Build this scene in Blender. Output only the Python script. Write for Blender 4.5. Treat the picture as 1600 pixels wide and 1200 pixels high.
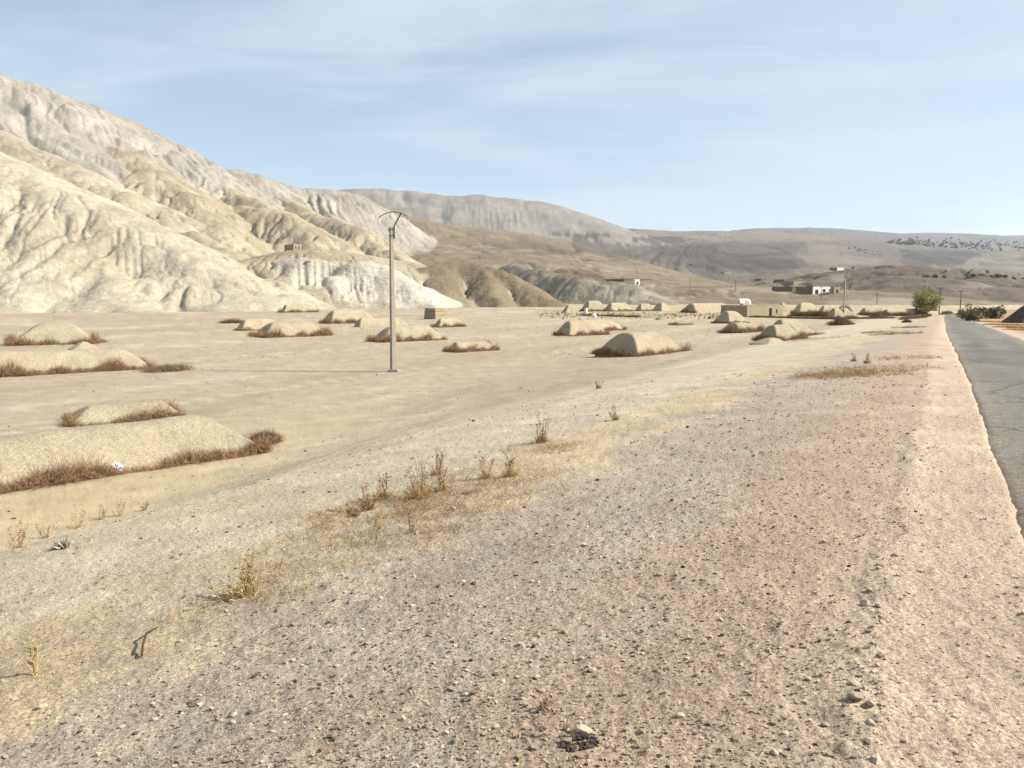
import bpy, math, random
import numpy as np
import time
T0 = time.time()

# ------------------------------------------------------------------ camera, sky, sun, exposure
for o in list(bpy.data.objects):
    bpy.data.objects.remove(o)
SC = bpy.context.scene
COL = SC.collection
random.seed(7)
RNG = np.random.default_rng(11)

FPX, CAM_H, HORIZON = 1209.0, 1.75, 462.0          # focal length in photo pixels, eye height, horizon row
PITCH = math.atan((600 - HORIZON) / FPX)
cam_data = bpy.data.cameras.new('camera')
cam = bpy.data.objects.new('camera', cam_data)
COL.objects.link(cam)
cam.location = (0, 0, CAM_H)
cam.rotation_euler = (math.pi / 2 - PITCH, 0, 0)
cam_data.sensor_width = 36.0
cam_data.lens = 36.0 * FPX / 1600.0
cam_data.clip_start = 0.1
cam_data.clip_end = 30000
SC.camera = cam
SC.render.resolution_x, SC.render.resolution_y = 1024, 768

SUN_EL, SUN_AZ = math.radians(37), math.radians(-2)   # azimuth counted from +X towards +Y
SUN_DIR = (math.cos(SUN_EL) * math.cos(SUN_AZ), math.cos(SUN_EL) * math.sin(SUN_AZ), math.sin(SUN_EL))
world = bpy.data.worlds.new('World')
SC.world = world
world.use_nodes = True
wn, wl = world.node_tree.nodes, world.node_tree.links
wn.clear()
w_out = wn.new('ShaderNodeOutputWorld')
w_bg = wn.new('ShaderNodeBackground')
w_bg.inputs['Strength'].default_value = 0.078
sky = wn.new('ShaderNodeTexSky')
sky.sky_type = 'NISHITA'
sky.sun_disc = False
sky.sun_elevation = SUN_EL
sky.sun_rotation = math.radians(90) - SUN_AZ
sky.air_density = 0.9
sky.dust_density = 0.35
sky.ozone_density = 1.0
tc = wn.new('ShaderNodeTexCoord')
sep = wn.new('ShaderNodeSeparateXYZ')
wl.new(tc.outputs['Generated'], sep.inputs[0])


def wmath(op, a, b=None, clamp=False):
    n = wn.new('ShaderNodeMath')
    n.operation = op
    n.use_clamp = clamp
    for i, v in enumerate((a, b)):
        if v is None:
            continue
        if isinstance(v, (int, float)):
            n.inputs[i].default_value = v
        else:
            wl.new(v, n.inputs[i])
    return n.outputs[0]


zc = wmath('ADD', wmath('MAXIMUM', sep.outputs['Z'], 0.0), 0.10)
comb = wn.new('ShaderNodeCombineXYZ')               # thin cirrus on a flat high layer
wl.new(wmath('DIVIDE', sep.outputs['X'], zc), comb.inputs[0])
wl.new(wmath('DIVIDE', sep.outputs['Y'], zc), comb.inputs[1])
mp = wn.new('ShaderNodeMapping')
mp.inputs['Rotation'].default_value = (0, 0, math.radians(-14))
mp.inputs['Scale'].default_value = (0.42, 0.85, 1)
mp.inputs['Location'].default_value = (3.3, 1.7, 0)
wl.new(comb.outputs[0], mp.inputs[0])


def wnoise(scale, detail, rough, dist, vec):
    n = wn.new('ShaderNodeTexNoise')
    n.inputs['Scale'].default_value = scale
    n.inputs['Detail'].default_value = detail
    n.inputs['Roughness'].default_value = rough
    n.inputs['Distortion'].default_value = dist
    wl.new(vec, n.inputs['Vector'])
    return n.outputs['Fac']


n1 = wnoise(0.75, 4, 0.5, 0.25, mp.outputs[0])
n2 = wnoise(1.7, 8, 0.62, 0.7, mp.outputs[0])
cl = wmath('ADD', wmath('MULTIPLY', n1, 0.68), wmath('MULTIPLY', n2, 0.32))
mr = wn.new('ShaderNodeMapRange')
mr.interpolation_type = 'SMOOTHSTEP'
mr.inputs['From Min'].default_value = 0.40
mr.inputs['From Max'].default_value = 0.60
mr.inputs['To Min'].default_value = 0.36
mr.inputs['To Max'].default_value = 1.0
wl.new(cl, mr.inputs['Value'])
mixc = wn.new('ShaderNodeMixRGB')
mixc.inputs['Color2'].default_value = (4.15, 4.95, 5.45, 1)
wl.new(mr.outputs[0], mixc.inputs['Fac'])
wl.new(sky.outputs[0], mixc.inputs['Color1'])
wl.new(mixc.outputs[0], w_bg.inputs['Color'])
wl.new(w_bg.outputs[0], w_out.inputs['Surface'])

sun_data = bpy.data.lights.new('sun', 'SUN')
sun_data.energy = 5.0
sun_data.angle = math.radians(0.6)
sun_data.color = (1.0, 0.955, 0.88)
sun = bpy.data.objects.new('sun', sun_data)
COL.objects.link(sun)
from mathutils import Vector, Matrix
sun.rotation_euler = Vector(SUN_DIR).to_track_quat('Z', 'Y').to_euler()
sun.location = (60, -20, 80)

SC.view_settings.view_transform = 'Standard'
SC.view_settings.look = 'None'
SC.view_settings.gamma = 1.0
SC.view_settings.exposure = 1.06
SC.render.engine = 'CYCLES'
SC.cycles.volume_bounces = 0
SC.cycles.max_bounces = 5
SC.cycles.diffuse_bounces = 3

# ------------------------------------------------------------------ small maths


def srgb(r, g, b):
    c = np.array([r, g, b]) / 255.0
    return tuple(np.where(c <= 0.04045, c / 12.92, ((c + 0.055) / 1.055) ** 2.4))


def sstep(a, b, x):
    t = np.clip((x - a) / (b - a), 0, 1)
    return t * t * (3 - 2 * t)


def _hash(ix, iy, seed):
    h = (ix.astype(np.int64) * 374761393 + iy.astype(np.int64) * 668265263 + seed * 974634777) & 0xffffffff
    h = ((h ^ (h >> 13)) * 1274126177) & 0xffffffff
    return ((h ^ (h >> 16)) & 0xffff) / 65535.0 * 2 * np.pi


def noise(x, y, seed=0):
    x = np.asarray(x, float); y = np.asarray(y, float)
    ix = np.floor(x); iy = np.floor(y)
    fx = x - ix; fy = y - iy
    u = fx * fx * fx * (fx * (fx * 6 - 15) + 10); v = fy * fy * fy * (fy * (fy * 6 - 15) + 10)

    def g(dx, dy):
        a = _hash(ix + dx, iy + dy, seed)
        return np.cos(a) * (fx - dx) + np.sin(a) * (fy - dy)
    a = g(0, 0); b = g(1, 0); c = g(0, 1); d = g(1, 1)
    return ((a + (b - a) * u) * (1 - v) + (c + (d - c) * u) * v) * 1.41


def fbm(x, y, octs=4, seed=0, gain=0.5, lac=2.03):
    s = 0; a = 1.0; t = 0
    for i in range(octs):
        s = s + a * noise(x * lac ** i + 17.3 * i, y * lac ** i - 9.1 * i, seed + i)
        t += a; a *= gain
    return s / t


def ridged(x, y, octs=3, seed=0):
    s = 0; a = 1.0; t = 0
    for i in range(octs):
        s = s + a * (1 - np.abs(noise(x * 2.1 ** i, y * 2.1 ** i, seed + i)) * 2.2)
        t += a; a *= 0.5
    return s / t


CP, SP = math.cos(PITCH), math.sin(PITCH)


def ray(px, py):
    r = (px - 800) / FPX; u = (600 - py) / FPX
    d = np.array([r, CP + u * SP, -SP + u * CP])
    return d / d[1]


def at(px, py, Y):
    return np.array([0, 0, CAM_H]) + ray(px, py) * Y


def project(x, y, z):
    zz = z - CAM_H
    fw = y * CP - zz * SP; up = y * SP + zz * CP
    fw = np.maximum(fw, 0.01)
    return 800 + FPX * x / fw, 600 - FPX * up / fw


# ------------------------------------------------------------------ terrain functions
TH = math.radians(29.0)                 # heading of the road
RS, RC = math.sin(TH), math.cos(TH)
VALLEY = -3.2


def road_frame(x, y):
    return -x * RC + y * RS, x * RS + y * RC        # metres left of the eye, metres along the road


def road_z(s):
    return -0.0155 * np.clip(s, -60, 195) - 0.0


def road_shift(s):                       # the far end bends away to the right
    t = np.maximum(s - 205, 0)
    return -t * t * 0.0016


def road_left(s):
    return -0.66 + 0.32 * sstep(18, 75, s) + 0.05 * noise(s * 0.3, s * 0 + 3, 5) + 0.022 * noise(s * 1.9, s * 0 + 8, 6) + .02 * noise(s * 6.1, s * 0 + 2, 8) + road_shift(s)


def road_right(s):
    return -4.25 + 0.06 * noise(s * 0.5, s * 0 + 13, 7) + 0.03 * noise(s * 2.1, s * 0 + 1, 9) + road_shift(s)


def ground_z(x, y, detail=True):
    x = np.asarray(x, float); y = np.asarray(y, float)
    p, s = road_frame(x, y)
    pr = p - road_shift(s)
    zr = road_z(s)
    sc = np.clip(s, 0, 60)
    crest = 9.3 + 0.16 * np.minimum(sc, 14) + 0.35 * noise(s * 0.13, s * 0, 21) + 0.15 * noise(s * 0.5, s * 0, 22)
    wid = 2.2 + 0.30 * sc
    frac = 0.40
    b = frac * np.clip((pr - 0.1) / (crest - 0.1), 0, 1) ** 1.25
    t = np.clip((pr - crest + 0.35 * wid) / (wid * 1.35), 0, 1)
    b = b + (1 - b) * (t * t * (3 - 2 * t))
    vz = VALLEY + 0.10 * noise(x * 0.03, y * 0.03, 31) + 0.04 * noise(x * 0.15, y * 0.15, 33)
    zl = zr + (vz - zr) * b
    br = sstep(-6.5, -30, pr)                       # right of the road the land lies level with it
    zz = np.where(pr > -2.5, zl, zr + br * (0.6 + 0.3 * noise(x * 0.05, y * 0.05, 35)))
    far = sstep(230, 420, np.hypot(x, y))
    zz = zz * (1 - far) + (VALLEY - 0.1) * far
    if detail:
        dist = np.hypot(x, y)
        near = 1 - sstep(14, 45, dist)
        onroad = sstep(road_right(s) - 0.05, road_right(s) + 0.05, p) * (1 - sstep(road_left(s) - 0.04, road_left(s) + 0.04, p))
        soft = 1 - onroad
        d = 0.030 * fbm(x * 0.9, y * 0.9, 3, 41) + 0.016 * fbm(x * 4.5, y * 4.5, 3, 45) * (0.4 + 0.6 * near)
        d = d + near * (0.026 * np.maximum(fbm(x * 9, y * 9, 4, 51, .6), -0.12))
        edge = np.exp(-((p - 0.22 - 0.10 * noise(s * 0.8, s * 0, 61)) / 0.13) ** 2) * near * 0.035 * (0.6 + fbm(x * 6, y * 6, 2, 63))
        zz = zz + soft * (d + edge) 
        zz = zz - 0.06 * onroad
    return zz


def gp(px, py):
    """where the line of sight through a photo pixel meets the ground"""
    d = ray(px, py)
    t = np.concatenate([np.linspace(1.5, 60, 1200), np.linspace(60.1, 420, 1800)])
    z = ground_z(d[0] * t, d[1] * t, False)
    hit = np.nonzero(CAM_H + d[2] * t <= z)[0]
    k = t[hit[0]] if len(hit) else 400.0
    return np.array([d[0] * k, k, float(ground_z(d[0] * k, k, False))])


# hill spurs: crest as (photo column, row, depth in metres); fall = side slope; rnd = crest rounding;
# rill = (spacing, depth) of the gullies that run down its flanks
C_YEL = srgb(200, 190, 163); C_PNK = srgb(180, 172, 158); C_TAN = srgb(188, 174, 144); C_WHT = srgb(214, 205, 184); C_MID = srgb(190, 177, 150)
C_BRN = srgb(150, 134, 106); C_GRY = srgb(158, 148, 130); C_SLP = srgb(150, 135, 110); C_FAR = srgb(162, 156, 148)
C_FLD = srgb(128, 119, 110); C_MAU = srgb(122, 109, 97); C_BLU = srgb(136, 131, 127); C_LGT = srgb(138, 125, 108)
SPURS = [
    dict(p=[(-700, -60, 520), (-400, 60, 440), (-150, 185, 375), (0, 250, 342), (100, 292, 322), (200, 345, 302), (300, 402, 280), (378, 466, 262)], fall=.50, rnd=10, rill=(18, 5.5), skew=.6, c=C_YEL),
    dict(p=[(-160, 180, 372), (-110, 330, 300), (-80, 470, 238)], fall=.5, rnd=8, rill=(14, 2), c=C_YEL),
    dict(p=[(70, 285, 326), (150, 400, 272), (205, 478, 232)], fall=.52, rnd=7, rill=(12, 1.6), c=C_YEL),
    dict(p=[(-900, -140, 800), (-500, -20, 780), (-200, 75, 770), (0, 122, 765), (60, 138, 770), (120, 165, 780), (200, 214, 800), (350, 262, 850), (450, 289, 890), (520, 300, 920), (570, 330, 900)], fall=.58, rnd=40, rill=(60, 12), skew=.5, c=C_PNK),
    dict(p=[(0, 205, 600), (100, 258, 560), (170, 285, 520), (240, 335, 480), (310, 372, 440), (372, 425, 400)], fall=.5, rnd=9, rill=(26, 8), skew=.5, c=C_MID),
    dict(p=[(120, 200, 740), (175, 222, 700), (240, 262, 640), (300, 318, 560), (360, 372, 480), (400, 408, 430)], fall=.55, rnd=10, rill=(30, 9), skew=.4, c=C_TAN),
    dict(p=[(290, 246, 800), (350, 290, 700), (420, 322, 620), (470, 352, 560), (540, 396, 500), (610, 430, 460), (640, 452, 440)], fall=.55, rnd=10, rill=(30, 9), skew=.4, c=C_TAN),
    dict(p=[(430, 300, 820), (480, 330, 700), (545, 350, 620), (600, 385, 560), (640, 410, 500)], fall=.6, rnd=8, rill=(24, 9), skew=.3, c=C_TAN),
    dict(p=[(395, 430, 345), (430, 408, 355), (475, 402, 350), (540, 406, 345), (600, 412, 345), (640, 438, 335), (682, 474, 318)], fall=.62, rnd=4, rill=(11, 3.4), skew=-.1, c=C_WHT),
    dict(p=[(420, 405, 372), (465, 391, 395), (520, 392, 420), (580, 404, 420), (640, 428, 400)], fall=.30, rnd=15, rill=(30, 2), c=C_TAN),
    dict(p=[(385, 440, 300), (400, 462, 288), (408, 480, 280)], fall=.7, rnd=2, rill=(7, 1.6), c=C_GRY),
    dict(p=[(640, 432, 405), (665, 418, 400), (700, 412, 398), (740, 413, 395), (790, 426, 385), (835, 452, 370), (872, 478, 352), (890, 500, 340)], fall=.80, rnd=9, rill=(15, 4), c=C_BRN),
    dict(p=[(690, 413, 398), (690, 440, 368), (705, 474, 338), (712, 510, 300)], fall=.8, rnd=7, rill=(12, 1.2), c=C_BRN),
    dict(p=[(745, 414, 394), (760, 440, 366), (778, 476, 338), (786, 510, 300)], fall=.8, rnd=5, rill=(12, 1.6), c=C_BRN),
    dict(p=[(500, 300, 1200), (560, 318, 1180), (620, 338, 1120), (680, 360, 1050), (760, 388, 950)], fall=.40, rnd=40, rill=(80, 4), c=C_SLP),
    dict(p=[(680, 366, 1000), (760, 390, 930), (860, 414, 840), (980, 434, 740), (1100, 456, 640), (1220, 474, 560)], fall=.19, rnd=50, rill=(80, 2), c=C_SLP),
    dict(p=[(800, 412, 640), (850, 422, 560), (900, 430, 510), (960, 438, 480), (1015, 456, 450), (1048, 480, 420), (1065, 500, 400)], fall=.75, rnd=14, rill=(14, 1.4), c=C_GRY),
    dict(p=[(1030, 462, 520), (1090, 470, 480), (1130, 480, 450)], fall=.3, rnd=6, rill=(12, 1), c=C_WHT),
    dict(p=[(1000, 448, 640), (1150, 446, 620), (1230, 453, 560), (1310, 456, 520), (1360, 470, 470), (1400, 482, 430)], fall=.10, rnd=40, rill=(60, 1.2), c=C_SLP),
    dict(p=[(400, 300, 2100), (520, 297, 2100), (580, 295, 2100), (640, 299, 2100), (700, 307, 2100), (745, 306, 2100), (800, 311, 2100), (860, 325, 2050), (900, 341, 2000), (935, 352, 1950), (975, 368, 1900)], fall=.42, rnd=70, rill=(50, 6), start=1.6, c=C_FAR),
    dict(p=[(600, 340, 1700), (700, 352, 1650), (780, 361, 1650), (850, 372, 1600), (930, 396, 1400), (1000, 418, 1250), (1080, 436, 1100)], fall=.34, rnd=60, rill=(90, 8), c=C_SLP),
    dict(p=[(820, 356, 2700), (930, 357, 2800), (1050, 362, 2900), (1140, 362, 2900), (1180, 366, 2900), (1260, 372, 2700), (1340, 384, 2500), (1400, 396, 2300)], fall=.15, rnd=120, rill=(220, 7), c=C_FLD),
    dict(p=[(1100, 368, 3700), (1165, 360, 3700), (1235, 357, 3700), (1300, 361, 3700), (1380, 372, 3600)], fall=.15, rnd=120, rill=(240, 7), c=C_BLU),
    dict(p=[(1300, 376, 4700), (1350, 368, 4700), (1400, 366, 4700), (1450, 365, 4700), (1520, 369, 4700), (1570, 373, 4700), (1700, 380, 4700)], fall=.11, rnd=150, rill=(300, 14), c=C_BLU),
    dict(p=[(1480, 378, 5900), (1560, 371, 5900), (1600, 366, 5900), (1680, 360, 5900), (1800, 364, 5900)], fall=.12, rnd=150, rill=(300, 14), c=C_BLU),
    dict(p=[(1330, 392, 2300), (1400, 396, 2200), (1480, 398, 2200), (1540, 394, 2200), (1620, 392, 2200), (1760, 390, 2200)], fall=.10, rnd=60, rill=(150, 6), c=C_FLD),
    dict(p=[(1300, 448, 620), (1330, 430, 640), (1365, 417, 650), (1400, 414, 650), (1435, 424, 630), (1458, 442, 590), (1478, 468, 520)], fall=.17, rnd=30, rill=(26, 4), c=C_MAU),
    dict(p=[(1240, 424, 1300), (1310, 416, 1300), (1380, 420, 1250), (1450, 432, 1200)], fall=.14, rnd=60, rill=(70, 4), c=C_LGT),
    dict(p=[(1420, 440, 1250), (1470, 428, 1300), (1530, 427, 1350), (1600, 420, 1350), (1720, 416, 1350)], fall=.2, rnd=40, rill=(50, 9), c=C_LGT),
    dict(p=[(1450, 460, 800), (1500, 448, 830), (1545, 452, 800), (1600, 444, 800), (1740, 436, 800)], fall=.26, rnd=25, rill=(30, 5), c=C_LGT),
    dict(p=[(1440, 478, 560), (1500, 470, 560), (1560, 466, 540), (1640, 458, 540), (1760, 450, 540)], fall=.16, rnd=30, rill=(40, 2), c=C_LGT),
]


ERO = {C_YEL: .55, C_PNK: .40, C_MID: .6, C_TAN: .85, C_WHT: .7, C_BRN: .95, C_GRY: .45, C_MAU: .28, C_FAR: .06, C_LGT: .15, C_SLP: .06, C_FLD: .03, C_BLU: .02}


def catmull(P, n):
    P = np.asarray(P, float)
    Q = np.vstack([2 * P[0] - P[1], P, 2 * P[-1] - P[-2]])
    out = []
    for i in range(1, len(Q) - 2):
        p0, p1, p2, p3 = Q[i - 1:i + 3]
        for t in np.linspace(0, 1, n, endpoint=False):
            out.append(.5 * ((2 * p1) + (p2 - p0) * t + (2 * p0 - 5 * p1 + 4 * p2 - p3) * t * t + (3 * p1 - p0 - 3 * p2 + p3) * t ** 3))
    out.append(P[-1])
    return np.array(out)


for sp_i, sp in enumerate(SPURS):
    W = np.array([at(*q) for q in sp['p']])
    W = catmull(W, 3)
    seg = np.linalg.norm(np.diff(W[:, :2], axis=0), axis=1)
    L = np.concatenate([[0], np.cumsum(seg)])
    jit = sp['rnd'] * 0.5
    W[1:-1, 0] += jit * noise(L[1:-1] * .02, L[1:-1] * 0, 100 + sp_i)
    W[1:-1, 1] += jit * noise(L[1:-1] * .02, L[1:-1] * 0, 200 + sp_i)
    sp['W'] = W; sp['L'] = L
    sp['reach'] = (W[:, 2].max() + 12) / sp['fall'] + sp['rnd'] + 20


def hills(x, y):
    x = np.asarray(x, float).ravel(); y = np.asarray(y, float).ravel()
    r = np.hypot(x, y)
    z = -4.6 + 0.0 * x
    z = np.maximum(z, -4.4 + 0.020 * np.maximum(y - 420, 0))
    col = np.tile(np.array([*C_SLP, .05]), (len(x), 1))      # soil colour and how readily it gullies
    z = z + sstep(500, 900, y) * 2.5 * fbm(x * .006, y * .006, 3, 3)
    wx = x + 9 * fbm(x * .02, y * .02, 3, 71) + .25 * 9 * fbm(x * .09, y * .09, 2, 73)
    wy = y + 9 * fbm(x * .02, y * .02, 3, 81) + .25 * 9 * fbm(x * .09, y * .09, 2, 83)
    for k, sp in enumerate(SPURS):
        W, L = sp['W'], sp['L']
        R = sp['reach']
        m = np.nonzero((x > W[:, 0].min() - R) & (x < W[:, 0].max() + R) & (y > W[:, 1].min() - R) & (y < W[:, 1].max() + R))[0]
        if not len(m):
            continue
        qx, qy = wx[m], wy[m]
        h = np.full(len(m), -1e9); rn = sp['rnd']; bs = np.zeros(len(m)); ws = np.full(len(m), 1e-60); ds = np.zeros(len(m))
        for i in range(len(W) - 1):
            a, b = W[i], W[i + 1]
            ex, ey = b[0] - a[0], b[1] - a[1]
            t = np.clip(((qx - a[0]) * ex + (qy - a[1]) * ey) / (ex * ex + ey * ey + 1e-9), 0, 1)
            dx = qx - a[0] - t * ex; dy = qy - a[1] - t * ey
            d = np.sqrt(dx * dx + dy * dy)
            zc_ = a[2] + t * (b[2] - a[2])
            h = np.maximum(h, zc_ - sp['fall'] * (np.sqrt(d * d + rn * rn) - rn))
            wgt = (d * .1 + 1) ** -22.0                     # smooth running coordinates, so that gullies never break off
            ws += wgt; bs += wgt * (L[i] + t * (L[i + 1] - L[i])); ds += wgt * d
        lam, amp = sp['rill']
        bs = bs / ws; bd = ds / ws
        # gullies: narrow in the direction of the crest, long down the slope
        along = bs + 0.35 * lam * noise(bd / lam * .5, bs / lam, 300 + k) + .25 * bd * noise(bs / (lam * 4), bd * 0, 320 + k) - sp.get('skew', 0) * bd
        g1 = ridged(along / lam, bd / (lam * 6), 1, 340 + k)
        g2 = ridged(along / (lam * .42) + 5, bd / (lam * 2.6), 1, 360 + k)
        g3 = ridged(along / (lam * .17) + 9, bd / (lam * 1.3), 1, 370 + k)
        gs = sp.get('start', .4)
        grow = sstep(rn * .3 + lam * gs * .3, rn * .3 + lam * (gs + 1.8), bd)
        patch = sstep(-.35, .25, noise(qx / (lam * 5), qy / (lam * 5), 380 + k))
        patch2 = sstep(-.3, .3, noise(qx / (lam * 2.3), qy / (lam * 2.3), 390 + k))
        cut = grow * amp * (np.clip(g1 - .25, 0, 1) * (.3 + .7 * patch) + .62 * np.clip(g2 - .2, 0, 1) * (.15 + .85 * patch) + .30 * np.clip(g3 - .15, 0, 1) * (.15 + .85 * patch2))
        h = h - cut + amp * .35 * fbm(qx / (lam * 2.5), qy / (lam * 2.5), 3, 400 + k)
        w = h > z[m]
        mm = m[w]
        z[mm] = h[w]
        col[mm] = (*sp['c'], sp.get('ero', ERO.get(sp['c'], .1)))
    # rough soil relief on everything that stands up
    up = sstep(-3.5, 6, z)
    near = 1 - sstep(1000, 1700, r)
    gx = x + 14 * fbm(x * .012, y * .012, 3, 530); gy = y + 14 * fbm(x * .012 + 7, y * .012, 3, 533)
    rough = sstep(-.25, .3, fbm(x * .009, y * .009, 2, 536))
    v1 = np.clip(ridged(gx * .017, gy * .017, 1, 520) - .30, 0, 1)
    v2 = np.clip(ridged(gx * .050, gy * .050, 1, 523) - .35, 0, 1)
    v3 = np.clip(ridged(gx * .13, gy * .13, 1, 526) - .35, 0, 1)
    z = z - up * near * ((1.0 + 6.0 * rough) * v1 ** 1.6 + (.3 + 2.2 * rough) * v2 + (.1 + .6 * rough) * v3)
    z = z + up * (.25 * fbm(x * .11, y * .11, 4, 500) + 1.1 * fbm(x * .03, y * .03, 3, 510) * sstep(250, 500, r))
    v4 = np.clip(ridged(gx * .006, gy * .006, 2, 540) - .3, 0, 1)
    z = z - sstep(900, 1600, r) * up * 16 * v4 * sstep(-.3, .4, fbm(x * .002, y * .002, 2, 545))
    return z, col


HGRID = []


def hp(px, py, lo=215.0, hi=4500.0):
    """where the line of sight through a photo pixel meets the hills"""
    d = ray(px, py)
    az, rad, Z = HGRID
    f_ = (math.atan2(d[0], 1.0) - az[0]) / (az[1] - az[0])
    i = int(np.clip(math.floor(f_), 0, len(az) - 2)); f_ -= i
    col = Z[:, i] * (1 - f_) + Z[:, i + 1] * f_          # terrain profile under this bearing
    ys = rad / math.hypot(d[0], 1.0)
    t = np.geomspace(lo, min(hi, ys[-1]), 6000)
    z = np.interp(t, ys, col)
    hit = np.nonzero(CAM_H + d[2] * t <= z)[0]
    k = t[hit[0]] if len(hit) else t[np.argmin(np.abs((z - CAM_H) / t - d[2]))]
    return np.array([d[0] * k, k, float(np.interp(k, ys, col))])


# ------------------------------------------------------------------ mesh and material helpers
def new_mesh(name, V, F, smooth=False, colors=None):
    V = np.asarray(V, np.float32); F = np.asarray(F, np.int32)
    me = bpy.data.meshes.new(name)
    n, k = F.shape
    me.vertices.add(len(V)); me.vertices.foreach_set('co', V.ravel())
    me.loops.add(n * k); me.loops.foreach_set('vertex_index', F.ravel())
    me.polygons.add(n)
    me.polygons.foreach_set('loop_start', np.arange(0, n * k, k, dtype=np.int32))
    me.polygons.foreach_set('use_smooth', np.full(n, smooth, dtype=bool))
    me.update(calc_edges=True)
    if colors is not None:
        a = me.color_attributes.new('tint', 'FLOAT_COLOR', 'POINT')
        c = np.ones((len(V), 4), np.float32); c[:, :3] = colors
        a.data.foreach_set('color', c.ravel())
    return me


def link(name, me, mat=None, parent=None):
    o = bpy.data.objects.new(name, me)
    COL.objects.link(o)
    if mat is not None and me is not None and not len(me.materials):
        me.materials.append(mat)
    if parent is not None:
        o.parent = parent
    return o


def tag(o, label=None, cat=None, group=None, kind=None):
    if label: o['label'] = label
    if cat: o['category'] = cat
    if group: o['group'] = group
    if kind: o['kind'] = kind
    return o


def thing(name, loc, rz=0.0, label=None, cat=None, group=None):
    o = bpy.data.objects.new(name, None)
    COL.objects.link(o)
    o.empty_display_size = .3
    o.location = tuple(float(v) for v in loc)
    o.rotation_euler = (0, 0, rz)
    return tag(o, label, cat, group)


class MB:
    """collects triangles and quads (as triangles) with an optional tint"""
    def __init__(s): s.V = []; s.F = []; s.C = []; s.n = 0

    def add(s, V, F, c=None):
        V = np.asarray(V, float); F = np.asarray(F, int)
        if F.shape[1] == 4:
            F = np.vstack([F[:, [0, 1, 2]], F[:, [0, 2, 3]]])
        s.V.append(V); s.F.append(F + s.n); s.n += len(V)
        c = (1, 1, 1) if c is None else c
        s.C.append(np.broadcast_to(np.asarray(c, float), (len(V), 3)))
        return s

    def box(s, x0, x1, y0, y1, z0, z1, c=None, jit=0.0):
        V = np.array([(x, y, z) for x in (x0, x1) for y in (y0, y1) for z in (z0, z1)], float)
        if jit: V = V + RNG.uniform(-jit, jit, V.shape)
        return s.add(V, [(0, 1, 3, 2), (4, 6, 7, 5), (0, 4, 5, 1), (2, 3, 7, 6), (0, 2, 6, 4), (1, 5, 7, 3)], c)

    def tube(s, P, R, n=6, c=None, cap=True):
        P = np.asarray(P, float); R = np.broadcast_to(np.asarray(R, float), (len(P),))
        T = np.gradient(P, axis=0); T /= np.linalg.norm(T, axis=1)[:, None] + 1e-12
        ref = np.array([0, 0, 1.0]) if abs(T[0][2]) < .9 else np.array([1.0, 0, 0])
        V = []
        for i in range(len(P)):
            a = np.cross(T[i], ref); a /= np.linalg.norm(a) + 1e-12; b = np.cross(T[i], a)
            for k in range(n):
                q = 2 * math.pi * k / n
                V.append(P[i] + R[i] * (math.cos(q) * a + math.sin(q) * b))
        F = [(i * n + k, i * n + (k + 1) % n, (i + 1) * n + (k + 1) % n, (i + 1) * n + k) for i in range(len(P) - 1) for k in range(n)]
        s.add(V, F, c)
        if cap:
            m = len(P) * n
            s.add(np.vstack([V[:n], [P[0]]]), [(k, (k + 1) % n, n) for k in range(n)], c)
            s.add(np.vstack([V[m - n:], [P[-1]]]), [((k + 1) % n, k, n) for k in range(n)], c)
        return s

    def build(s, name, mat, parent=None, smooth=False):
        me = new_mesh(name, np.vstack(s.V), np.vstack(s.F), smooth, np.vstack(s.C))
        return link(name, me, mat, parent)


ALBEDO = 0.52          # the colours below are picked as they look in full sun; this brings them back to reflectance


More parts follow.
